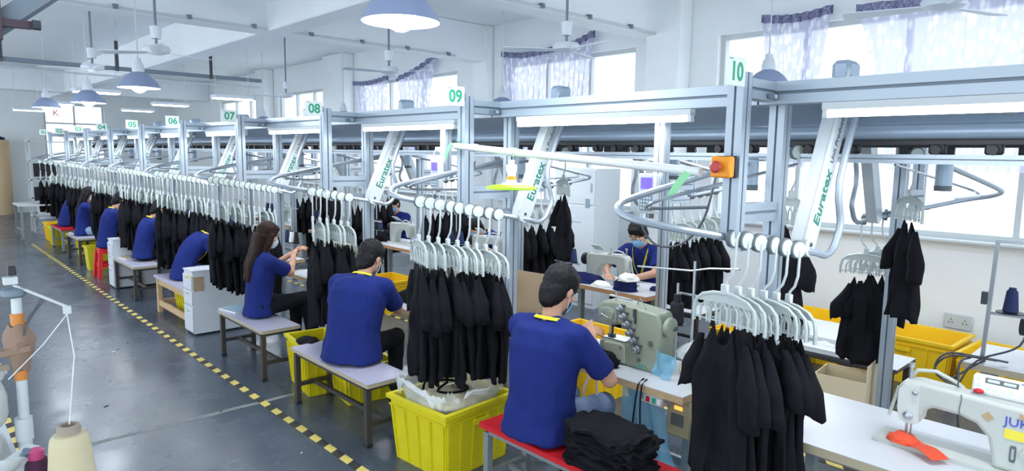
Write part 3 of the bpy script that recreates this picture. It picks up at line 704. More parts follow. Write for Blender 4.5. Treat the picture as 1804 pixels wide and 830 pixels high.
def interlock(loc, rz, label, grp=None):
    t = thing('sewing_machine', label, 'sewing machine', loc, rz, grp); body = M_MACHG
    poly = [(-.24, 0), (-.25, .30), (-.22, .365), (.10, .392), (.20, .375), (.235, .34), (.235, .275), (.20, .235), (.10, .235), (.06, .25), (0, .225), (-.035, .185), (-.045, .15), (-.02, .142), (.19, .142), (.215, .12), (.215, .0)]
    b = bevel(MB().prism(poly, .15, axis='x').build('machine_body', body, t), .014, 2)
    c = bevel(MB().prism([(0, .015), (.165, .015), (.165, .125), (.02, .135), (0, .12)], .02, Matrix.Translation((-.08, 0, 0)), 'x').build('front_cover', mat('cover_greygreen', 'b2b8a6', .4), b), .006)
    sc = MB()
    for y, z in ((.03, .03), (.03, .11), (.15, .03)): sc.lathe([(.006, 0), (.006, .004)], 8, Matrix.Translation((-.09, y, z)) @ Matrix.Rotation(-pi/2, 4, 'Y'))
    sc.build('screws', M_DSTEEL, c)['kind'] = 'stuff'
    MB().box((-.02, .10, .146), (.10, .17, .006)).build('needle_plate', M_STEEL, t, smooth=False)
    for y in (.158, .166, .174): MB().cyl((-.02, y, .15), (-.02, y, .24), .0025, 6).build('needle', M_STEEL, t)
    MB().cyl((-.02, .15, .16), (-.02, .15, .24), .007, 8).build('presser_bar', M_DSTEEL, t)
    MB().box((-.02, .155, .157), (.035, .05, .012), bev=.003).build('presser_foot', M_DSTEEL, t)
    f = bevel(MB().prism([(.075, .255), (.215, .26), (.215, .33), (.16, .345), (.075, .335)], .012, Matrix.Translation((-.078, 0, 0)), 'x').build('thread_cover', mat('clear_grey_cover', '8e9a90', .15), b), .005)
    MB().box((-.088, .115, .30), (.01, .035, .055), bev=.006).build('guard', body, f)
    MB().tube([(-.088, .20, .27), (-.09, .17, .32), (-.088, .13, .28), (-.09, .19, .30)], .003, 5).build('thread_wires', M_STEEL, f)
    MB().bar((-.0775, .058, .365), (-.0775, -.105, .10), .004, .034, (1, 0, 0)).build('dial_plate', M_DK, t, smooth=False)
    for i in range(6):        # tension dials down the front
        y, z = .045-.027*i, .355-.045*i
        T = Matrix.Translation((-.076, y, z)) @ Matrix.Rotation(-pi/2, 4, 'Y')
        o = MB().lathe([(.011, 0), (.011, .008), (.023, .01), (.023, .014), (.016, .016), (.016, .044), (.010, .048)], 14, T).build('tension_dial', M_STEEL, t)
        MB().box((-.08, y-.016, z+.022), (.012, .03, .014), bev=.002).build('thread_eye', M_DSTEEL, o)
    MB().box((-.079, -.06, .345), (.014, .02, .05)).box((-.079, -.065, .30), (.012, .012, .04)).build('thread_bracket', M_DSTEEL, t, smooth=False)
    MB().lathe([(.03, 0), (.058, .004), (.06, .03), (.045, .04), (.018, .042), (.018, .05)], 22, Matrix.Translation((-.01, -.25, .285)) @ Matrix.Rotation(pi/2, 4, 'X')).build('hand_wheel', body, t)
    MB().lathe([(.014, 0), (.014, .01)], 12, Matrix.Translation((-.01, -.301, .285)) @ Matrix.Rotation(pi/2, 4, 'X')).build('wheel_nut', M_DSTEEL, t)
    MB().lathe([(.018, 0), (.018, .006)], 14, Matrix.Translation((-.076, -.18, .18)) @ Matrix.Rotation(-pi/2, 4, 'Y')).build('round_plug', M_DK, t)
    MB().lathe([(.013, 0), (.013, .006)], 14, Matrix.Translation((-.076, -.10, .06)) @ Matrix.Rotation(-pi/2, 4, 'Y')).build('round_plug', M_DK, t)
    for z, l in ((.032, .07), (.020, .09)): MB().box((-.0758, -.12, z), (.002, l, .006)).build('green_mark', mat('mark_green', '4fa59a', .5), b, smooth=False)
    MB().tube([(.02, .16, .38), (.02, .165, .43), (.02, .13, .425)], .006, 6).build('thread_lever', M_STEEL, t)
    MB().bar((.0, .02, .40), (-.02, .18, .41), .02, .008).build('thread_rail', M_STEEL, t, smooth=False)
    MB().tube([(0, -.02, .385), (-.03, -.06, .43), (-.05, -.12, .375)], .004, 6).build('thread_rod', M_STEEL, t)
    MB().bar((-.10, .14, .04), (-.10, .24, .055), .02, .012).build('knee_lever', M_DSTEEL, t, smooth=False)
    MB().lathe([(.018, 0), (.022, .01), (.018, .03)], 12, Matrix.Translation((-.09, .12, .035)) @ Matrix.Rotation(-pi/2, 4, 'Y')).build('side_knob', M_STEEL, t)
    return t
def cone(mb, c, r0, r1, h, seg=18):
    return mb.lathe([(r0*.85, 0), (r0, .008), (r1, h-.008), (r1*.8, h)], seg, Matrix.Translation(c))
def thread_stand(loc, label, cols, grp, h=.62):
    t = thing('thread_stand', label, 'thread stand', loc, 0, grp)
    MB().cyl((0, 0, 0), (0, 0, h), .009, 8).build('pole', M_STEEL, t)
    MB().bar((0, -.17, h*.28), (0, .17, h*.28), .02, .012).build('lower_bar', M_STEEL, t, smooth=False)
    MB().bar((0, -.17, h*.98), (0, .17, h*.98), .016, .01).build('upper_bar', M_STEEL, t, smooth=False)
    for i, (y, m) in enumerate(cols):
        d = MB().lathe([(.045, 0), (.045, .004)], 14, Matrix.Translation((0, y, h*.28+.008))).build('spool_disc', M_BLKP, t)
        o = thing('thread_cone', 'thread cone', 'thread cone', (loc[0], loc[1]+y, loc[2]+h*.28+.0125))
        cone(MB(), (0, 0, 0), .036, .022, .13).build('thread', m, o)
        MB().lathe([(.017, .1), (.017, .142), (.011, .143)], 12).build('spool_top', M_BLKP, o)
        tag(o, '%s thread cone on the %s' % ({M_NTHR: 'navy', M_BTHR: 'black', M_PAGE: 'white'}[m]+(' left' if y > .03 else ' right' if y < -.03 else ' middle'), label), 'thread cone', 'thread cones on stands')
    return t
lockstitch((3.32, .70, .76), 0, 'white lockstitch machine with a control panel at the right edge')
interlock((3.31, 2.40, .76), 0, 'grey-green coverstitch machine in front of the nearest worker', 'coverstitch machines')
proto_i = None
for k in range(9, 1, -1):
    lb = 'grey-green sewing machine on the table of the %s place along the aisle' % NAMES[10-k]
    if proto_i is None: proto_i = interlock((3.33, YK(k)+.95, .76), 0, lb, 'coverstitch machines')
    else: dup(proto_i, (3.33, YK(k)+.95, .76), 0, lb)
for k in range(9, 1, -1):
    thread_stand((3.52, YK(k)+.62, .76), 'steel thread stand on the %s table along the aisle' % NAMES[10-k], [(-.12, M_BTHR), (0, M_PAGE if k % 2 else M_BTHR), (.12, M_NTHR)], 'thread stands')
# window side machines (needle points to -y when turned round)
m11 = lockstitch((5.28, YK(9)+.80, .76), pi, 'white lockstitch machine facing away in front of the man with blue mask', 'window side machines', extra=False)
MB().box((0, 0, 0), (.10, .13, .012), Matrix.Translation((.0, -.2, .35)) @ Matrix.Rotation(radians(-35), 4, 'Y'), bev=.004).build('top_panel', M_WHP, m11)
for k in range(8, 3, -1):
    dup(m11, (5.28, YK(k)+.80, .76), pi, 'white sewing machine on the window side, %s' % ['second from the right', 'third from the right', 'fourth from the right', 'fifth from the right', 'sixth from the right'][8-k])
for k in range(9, 4, -1):
    thread_stand((5.12, YK(k)+1.28, .76), 'thread stand on the window side, %s' % far_lab[9-k], [(-.1, M_NTHR), (.0, M_BTHR), (.1, M_NTHR)], 'window side thread stands', .62)

# benches along the aisle
b10 = bench('glossy red bench under the nearest worker and the pile of black garments', 2.44, 2.82, 1.62, 2.86, M_RED, M_LEGG, M_RED)
bench('lilac-white bench with dark frame under the man in black trousers', 2.27, 2.62, 3.84, 5.03)
bench('lilac-white bench with a book on it under the long haired woman', 2.28, 2.64, 5.63, 6.72)
bench('white bench with dark frame and a thin book beside the second cabinet', 2.28, 2.64, 9.86, 10.98)
bench('small white bench with dark legs under the woman in jeans', 2.31, 2.66, 13.6, 14.7)
bench('low bench with a red top near the far end of the row', 2.35, 2.72, 15.45, 16.6, M_RED, M_LEGG, M_RED)
# wooden bench
wb = thing('wooden_bench', 'raw wooden bench with a pale top behind the first white cabinet', 'bench', (2.54, 8.52, 0), 0, 'benches')
MB().box((0, 0, .455), (.40, 1.24, .03)).build('bench_top', M_BTOP, wb, smooth=False)
for sx in (-1, 1):
    for sy in (-1, 1): MB().box((sx*.16, sy*.55, .22), (.05, .06, .44)).build('leg', M_WOOD, wb, smooth=False)
    MB().box((sx*.16, 0, .40), (.03, 1.04, .08)).build('apron', M_WOOD, wb, smooth=False)
    MB().box((sx*.16, 0, .12), (.03, 1.04, .07)).build('stretcher', M_WOOD, wb, smooth=False)
for sy in (-1, 1): MB().box((0, sy*.55, .12), (.27, .03, .07)).build('stretcher', M_WOOD, wb, smooth=False)
# cabinets
def cabinet(label, loc, rz, patch=False):
    t = thing('drawer_cabinet', label, 'cabinet', loc, rz, 'white drawer cabinets'); W, D, H = .29, .62, .72; m = mat('cabinet_white', 'd3d9df', .4)
    MB().box((0, D/2, H/2+.01), (W, D, H-.02)).build('body', m, t, smooth=False)
    MB().box((0, D/2, .012), (W-.03, D-.03, .02)).build('plinth', M_BLKP, t, smooth=False)
    MB().box((0, D/2-.005, H+.004), (W+.01, D+.012, .014)).build('top', M_TOP, t, smooth=False)
    z = .03
    for h in (.30, .17, .17):
        d = MB().box((0, -.009, z+h/2), (W-.01, .016, h-.008), bev=.003).build('drawer', m, t)
        MB().tube([(-.045, -.017, z+h*.8), (-.04, -.03, z+h*.8), (.04, -.03, z+h*.8), (.045, -.017, z+h*.8)], .005, 6).build('handle', M_STEEL, d); z += h+.005
    if patch: MB().box((.148, .06, .58), (.005, .11, .16)).build('cardboard_patch', M_CARD, t, smooth=False); MB().box((.07, -.019, .66), (.10, .003, .03)).build('card_label', M_YSTK, t, smooth=False)
    return t
cabinet('white drawer cabinet with a brown cardboard patch behind the long haired woman', (2.33, 7.74, 0), radians(-90), True)
cabinet('white drawer cabinet beside the red plastic stool, the farther one', (2.29, 11.1, 0), radians(-90))
# red plastic stool
st = thing('plastic_stool', 'red plastic stool beside the yellow bucket under the fifth worker', 'stool', (2.46, 12.15, 0))
MB().box((0, 0, .455), (.27, .27, .03), bev=.012).build('seat', M_REDP, st)
for sx in (-1, 1):
    for sy in (-1, 1):
        b = MB(); b.loft([[V((sx*(.165-.04*z/.45)+i*.028, sy*(.165-.04*z/.45)+j*.028, z)) for i, j in ((-1, -1), (1, -1), (1, 1), (-1, 1))] for z in (0, .44)])
        b.build('leg', M_REDP, st, smooth=False)
for s in (-1, 1):
    MB().box((s*.142, 0, .20), (.012, .22, .07)).build('brace', M_REDP, st, smooth=False); MB().box((0, s*.142, .20), (.22, .012, .07)).build('brace', M_REDP, st, smooth=False)
    MB().box((s*.132, 0, .42), (.012, .22, .06)).build('skirt', M_REDP, st, smooth=False); MB().box((0, s*.132, .42), (.22, .012, .06)).build('skirt', M_REDP, st, smooth=False)
# yellow crates
def crate(label, loc, rz, dims, m=M_YEL, grp='yellow crates', ribs=5, name='crate'):
    t = thing(name, label, 'crate', loc, rz, grp); W, D, H = dims; tp = .03
    def ring(z, e): return [V((sx*(W/2-tp*(1-z/H)-e), sy*(D/2-tp*(1-z/H)-e), z)) for sx, sy in ((-1, -1), (1, -1), (1, 1), (-1, 1))]
    b = MB(); b.loft([ring(.0, 0), ring(H, 0), ring(H, .012), ring(.012, .012)], caps=True); b.build('bin', m, t, smooth=False)
    r = MB()
    for z0, z1, e in ((H-.028, H, -.022), (H-.075, H-.065, -.012)):
        a = [ring(z0, .0), ring(z0, e), ring(z1, e), ring(z1, .0)]
        r.loft(a, caps=False)
    r.build('rim', m, t, smooth=False)
    def rib_mesh(L):
        return L
    for s in (-1, 1):
        for ax, n in (('x', ribs), ('y', max(2, int(ribs*D/W)))):
            for i in range(n+1):
                q = (-1+2*i/n)*.93
                if ax == 'x': p0 = (q*(W/2-tp), s*(D/2-tp+.003), .01); p1 = (q*W/2, s*(D/2+.003), H-.07)
                else: p0 = (s*(W/2-tp+.003), q*(D/2-tp), .01); p1 = (s*(W/2+.003), q*D/2, H-.07)
                MB().bar(p0, p1, .012, .014).build('rib', m, t, smooth=False)
        MB().box((0, s*(D/2+.008), H-.11), (W*.24, .014, .035)).build('handle', m, t, smooth=False)
    return t
crate('yellow crate lined with a clear bag beside the red bench', (2.655, 3.40, 0), radians(4), (.60, .56, .45), ribs=5)
crate('yellow crate under the lilac-white bench, with black cloth on its rim', (2.60, 5.26, 0), radians(-8), (.34, .52, .44), ribs=4)
crate('yellow crate tucked beneath the lilac-white bench, right of another crate', (2.78, 4.78, 0), radians(-8), (.42, .36, .33), ribs=4)
crate('slim yellow crate under the raw wooden bench', (2.60, 8.55, 0), 0, (.26, .4, .36), ribs=3)
crate('yellow crate behind the small white bench with dark legs', (2.74, 14.85, 0), 0, (.45, .4, .36), ribs=4)
crate('yellow crate under the low red topped bench', (2.55, 16.9, 0), 0, (.36, .5, .4), ribs=4)
crate('yellow crate at the far end, half orange, beside the end table', (2.6, 17.75, 0), 0, (.36, .5, .4), M_YEL2, ribs=4)
bk = thing('bucket', 'yellow square bucket between the red stool and the small white bench', 'bucket', (2.47, 13.05, 0), 0)
b = MB(); rg = lambda z, e: [V((sx*(.13+.03*z/.4-e), sy*(.13+.03*z/.4-e), z)) for sx, sy in ((-1, -1), (1, -1), (1, 1), (-1, 1))]
b.loft([rg(0, 0), rg(.4, 0), rg(.4, .008), rg(.01, .008)]); b.build('body', M_YEL, bk, smooth=False)
b = MB(); b.loft([rg(.38, 0), rg(.38, -.014), rg(.4, -.014), rg(.4, 0)], caps=False); b.build('rim', M_YEL, bk, smooth=False)
# big bins by the window wall
crate('big yellow bin by the window wall, right of the aluminium post', (6.98, 1.86, 0), radians(88), (.84, .60, .44), M_YEL2, 'big yellow bins', 5)
crate('big yellow bin nearest the right edge, beside the thread stand table', (6.85, 1.08, 0), radians(86), (.56, .62, .42), M_YEL2, 'big yellow bins', 4)
crate('big yellow bin behind the hanging black garment by the window wall', (6.95, 2.82, 0), radians(90), (.86, .62, .44), M_YEL2, 'big yellow bins', 5)
crate('big yellow bin under the white plank bench, left of the others', (6.30, 3.0, 0), radians(90), (.8, .55, .32), M_YEL2, 'big yellow bins', 5)
crate('yellow basket on the floor behind the grey-green coverstitch machine', (4.30, 3.60, .0), radians(90), (.62, .5, .55), M_YEL2, 'big yellow bins', 5)
crate('yellow basket under the table with the black fabric heap', (4.7, 7.35, .0), radians(90), (.6, .45, .42), M_YEL2, 'big yellow bins', 5)
# white plank benches, window side
bench('white topped dark bench in front of the big yellow bins', 5.45, 5.90, 1.52, 2.9, M_TOP, M_LEG, M_DSTEEL, grp='window side benches')
bench('white bench under the man in the blue mask', 5.85, 6.25, 3.45, 4.6, M_TOP, M_LEG, M_DSTEEL, grp='window side benches')
pb = tag(MB().box((0, 0, 0), (.62, .74, .05)).build('white_board', M_TOP, smooth=False), 'thick white board lying on the dark bench by the yellow bins', 'board', 'boards on the bench'); pb.location = (5.95, 2.42, .4965)
pb2 = tag(MB().box((0, 0, 0), (.40, .72, .03)).build('white_board', M_TOP, smooth=False), 'thin white board sticking out at the front of the dark bench', 'board', 'boards on the bench'); pb2.location = (5.66, 2.30, .4865); pb2.location.z = .4865; pb.location.z = .5275
# far end: table, monitor, rack, roll
ft = thing('end_table', 'grey-white work table at the far end of the aisle', 'table', (2.46, 18.7, 0))
MB().box((0, 0, .76), (.9, 1.0, .03)).build('tabletop', M_TOP, ft, smooth=False)
for sx in (-1, 1):
    for sy in (-1, 1): MB().box((sx*.40, sy*.45, .37), (.045, .045, .74)).build('leg', M_LEGG, ft, smooth=False)
for sx in (-1, 1): MB().box((sx*.40, 0, .2), (.03, .86, .03)).build('stretcher', M_LEGG, ft, smooth=False)
mo = thing('monitor', 'black computer monitor on the far end table', 'monitor', (2.62, 18.65, .775))
MB().box((0, 0, .22), (.50, .035, .32), bev=.006).build('screen', M_BLKP, mo); MB().box((0, .02, .06), (.05, .03, .12)).build('stand', M_BLKP, mo, smooth=False); MB().box((0, 0, .01), (.3, .22, .02)).build('base', M_BLKP, mo, smooth=False)
mo2 = dup(mo, (2.75, 19.6, 1.3), .2, 'small dark monitor on the rack behind the far end table')
rk = thing('steel_rack', 'pale steel rack behind the table at the far end of the aisle', 'rack', (2.85, 19.75, 0))
for sx in (-1, 1):
    for sy in (-1, 1): MB().box((sx*.4, sy*.22, 1.15), (.04, .04, 2.3)).build('post', M_WHP, rk, smooth=False)
for z in (.4, .85, 1.28, 1.75, 2.2): MB().box((0, 0, z), (.84, .48, .025)).build('shelf', M_WHP, rk, smooth=False)
fr = thing('fabric_roll', 'tall tan fabric roll standing against the far wall', 'fabric roll', (2.40, 25.5, 0))
MB().lathe([(.30, 0), (.31, .03), (.31, 2.25), (.29, 2.28)], 26).build('roll', M_BROLL, fr); MB().lathe([(.2, 2.28), (.22, 2.34), (.06, 2.4)], 18).build('blue_wrap', M_NAVY, fr)
wc = thing('white_bin', 'white waste bin by the far wall, right of the fabric roll', 'bin', (3.25, 23.5, 0))
MB().lathe([(.20, 0), (.26, .75), (.28, .76), (.28, .8), (.24, .8)], 20).build('body', M_WHP, wc); MB().lathe([(.27, .8), (.2, .86), (0, .88)], 20).build('lid', M_WHP, wc)
# tall locker against the window wall
lk = thing('tall_locker', 'tall white locker by the window wall behind the man in the blue mask', 'locker', (7.0, 5.95, 0))
MB().box((0, 0, .94), (.5, .75, 1.88)).build('body', mat('locker_white', 'dde4e8', .45), lk, smooth=False)
for i, (za, zb) in enumerate(((.06, 1.38), (1.40, 1.86))):
    d = MB().box((-.256, 0, (za+zb)/2), (.012, .72, zb-za), bev=.003).build('door', mat('locker_white', 'dde4e8', .45), lk)
    MB().box((-.266, -.30, (za+zb)/2), (.012, .02, .12)).build('handle', M_STEEL, d, smooth=False)
MB().box((-.264, -.24, 1.42), (.004, .07, .12)).build('sticker', M_BOOK, lk, smooth=False)

# ------------------------------------------------------------------ hangers and garments
def hanger_proto():
    t = thing('clip_hanger', 'x', 'hanger')
    r = MB().lathe([(.024, -.012), (.042, -.010), (.042, .010), (.036, .012)], 18, Matrix.Translation((0, -.030, 0)) @ Matrix.Rotation(pi/2, 4, 'X')).build('roller', M_RIM, t)
    MB().lathe([(.036, 0), (.036, .003), (.008, .006)], 18, Matrix.Translation((0, -.042, 0)) @ Matrix.Rotation(pi/2, 4, 'X')).build('roller_face', M_DISC, r)
    MB().tube([(0, -.046, -.002), (0, -.047, -.03), (0, -.045, -.12), (.0, -.03, -.17), (0, -.004, -.20), (0, 0, -.235)], .0065, 6).build('rod', M_WHP, t)
    MB().box((0, 0, -.235), (.022, .034, .05), bev=.004).build('neck', M_WHP, t)
    b = MB()
    arch = [(-.165, -.405), (-.165, -.35), (-.155, -.305), (-.12, -.275), (-.06, -.258), (0, -.253), (.06, -.258), (.12, -.275), (.155, -.305), (.165, -.35), (.165, -.405)]
    b.tube([(0, y, z) for y, z in arch], .009, 6)
    b.prism([(-.125, -.277), (-.06, -.262), (0, -.257), (.06, -.262), (.125, -.277), (.14, -.305), (.09, -.302), (0, -.296), (-.09, -.302), (-.14, -.305)], .006, axis='x')
    b.build('hanger_bow', M_WHP2, t)
    for i in range(5):
        y = -.11+.055*i; z0 = -.30 if 0 < i < 4 else -.312
        MB().tube([(0, y-.019, -.40), (0, y-.017, z0-.03), (0, y, z0), (0, y+.017, z0-.03), (0, y+.019, -.40)], .0055, 5).build('prong', M_WHP2, t)
    MB().tube([(0, -.163, -.385), (0, .163, -.385)], .004, 5).build('clip_bar', M_WHP2, t)
    return t
HG = hanger_proto(); HG_used = [False]
def garment_mesh(seed, W=.155, top=-.385, bot=-1.12, sleeve=.03, split=False):
    rnd = random.Random(seed); n, m = 30, 24; mb = MB(); pk = sorted(rnd.sample([-.9, -.55, -.2, .15, .5, .88], 3)); ph = rnd.uniform(0, 6); ks = [rnd.uniform(.7, 1) for _ in pk]
    def prof(v): return 1*(.86+.2*min(1, v/.25)) - .10*math.exp(-((v-.45)/.12)**2) + .05*v
    rings = []
    for j in range(m):
        v = j/(m-1); ring = []
        for side in (1, -1):
            for i in range(n):
                s = -1+2*i/(n-1) if side == 1 else 1-2*i/(n-1)
                peak = max(k*math.exp(-(abs(s-p)/.15)**1.4) for p, k in zip(pk, ks))
                zt = top-.115*(1-peak)+.012; zb = bot+.06*noise.noise(V((s*2.6+seed, seed*3.1, 0)))+(.16*math.exp(-((s-.1)/.10)**2) if split else 0)
                z = zt+(zb-zt)*v
                y = s*W*prof(v)*(.72+.28*min(1, v*5)) + .014*noise.noise(V((s*2, v*4, seed)))
                fold = noise.noise(V((s*3.2+seed, v*1.1, 3)))+.5*noise.noise(V((s*8+seed, v*2.5, 6)))
                th = (.004+.026*min(1, v*4))*(1-abs(s)**5*.7)*(1+.55*fold)
                x = .026*sin(s*5+ph+v*1.6)*min(1, v*2.5)+.018*noise.noise(V((s*6, v*3, seed+9)))*min(1, v*3) + side*th
                ring.append(V((x, y, z)))
        rings.append(ring)
    mb.loft(rings)
    for sd in (-1, 1):          # sleeves falling beside the body
        L = (bot-top)*rnd.uniform(.34, .5); x0 = rnd.uniform(-.012, .02); rr = []
        for j in range(9):
            v = j/8; c = V((x0-.018*v, sd*(W*(.74+.42*min(1, v*1.6))+.012*sin(v*5+ph)), top-.05+L*v-.02)); a = .012+.030*min(1, v*2); w = .014+.034*min(1, v*1.8)
            rr.append([c+V((a*cos(q)*(1+.3*noise.noise(V((q, v*3, seed)))), w*sin(q), .012*noise.noise(V((q*2, v*2, seed+2)))-(.02*sin(q)*sd if j == 8 else 0))) for q in [2*pi*k/14 for k in range(14)]])
        mb.loft(rr)
    return mb.mesh('garment', M_BLACK, True, 180)
GM = [garment_mesh(i, sleeve=.025+.015*(i % 3), split=(i % 2 == 1)) for i in range(5)]
GS = [garment_mesh(20+i, W=.13, bot=-1.0, sleeve=.02) for i in range(3)]
def hang(x, y, z, rz, hl, gl, hg, gg, meshes=None, gar=True, slim=1):
    if not HG_used[0]: h = HG; HG_used[0] = True
    else: h = dup(HG)
    h.location = (x, y, z); h.rotation_euler = (0, 0, rz); h['label'] = hl; h['group'] = hg
    if gar:
        o = link('hanging_garment', random.choice(meshes or GM)); o.location = (x, y, z-.006); o.rotation_euler = (0, 0, rz+(pi if random.random() < .5 else 0))
        o.scale = (slim, 1, random.uniform(.96, 1.04)); tag(o, gl, 'garment', gg)
CNT = {10: (6, -.02, .31), 9: (9, -.30, .20), 8: (6, -.12, .17), 7: (13, -.30, .32), 6: (13, -.31, .32), 5: (13, -.31, .32), 4: (12, -.31, .3), 3: (10, -.3, .3), 2: (8, -.3, .3), 1: (5, -.25, .2)}
for k in range(10, 0, -1):
    n, t0, t1 = CNT[k]
    for i in range(n):
        q = t0+(t1-t0)*i/(n-1); p = V((PX, YK(k), rail_z(q)))+U*q
        rk_ = 'the %s aisle rack' % NAMES[10-k]
        hang(p.x, p.y, p.z, ANG+random.uniform(-.16, .16)+(.28 if k == 10 else .24), 'white clip hanger, %s from the left on %s from the camera' % (NAMES[i], rk_),
             'black garment, %s from the left on %s from the camera' % (NAMES[i], rk_), 'hangers on the %s rack' % NAMES[10-k], 'garments on the %s rack' % NAMES[10-k], slim=.9 if n > 9 else 1)
FARC = {10: (3, .22, .40), 9: (6, -.28, .14), 8: (6, -.28, .25), 7: (7, -.28, .25), 6: (7, -.28, .3), 5: (7, -.28, .3)}
for j, k in enumerate(range(10, 4, -1)):
    n, t0, t1 = FARC[k]
    for i in range(n):
        q = t0+(t1-t0)*i/(n-1); p = V((5.4, FARY(k), rail_z(q)))-U*q
        hang(p.x, p.y, p.z, ANG+pi+random.uniform(-.2, .2)+(.8 if k == 10 else 0), 'white hanger, %s from the window, on the far rack %s' % (NAMES[i], far_lab[j]),
             'short black garment, %s from the window, on the far rack %s' % (NAMES[i], far_lab[j]), 'hangers on window side racks', 'garments on window side racks', GS, gar=not (k == 10 and i == 0))
for x, y, rz, lb in ((3.61, 1.60, -.6, 'black garment hung on the main track just right of sign ten post'), (4.49, 1.265, -.85, 'long black garment hung alone on the main track before the window at right'),
                     (3.61, 6.75, -.3, 'black garment hung on the main track left of the white shirted worker'), (4.49, 4.1, -.5, 'black garment hung on the far track beside the navy thread cones')):
    hang(x, y, 2.085, rz, lb.replace('black garment', 'clear hanger for a garment').replace('long ', ''), lb, 'hangers on the main track', 'garments on the main track', GS)

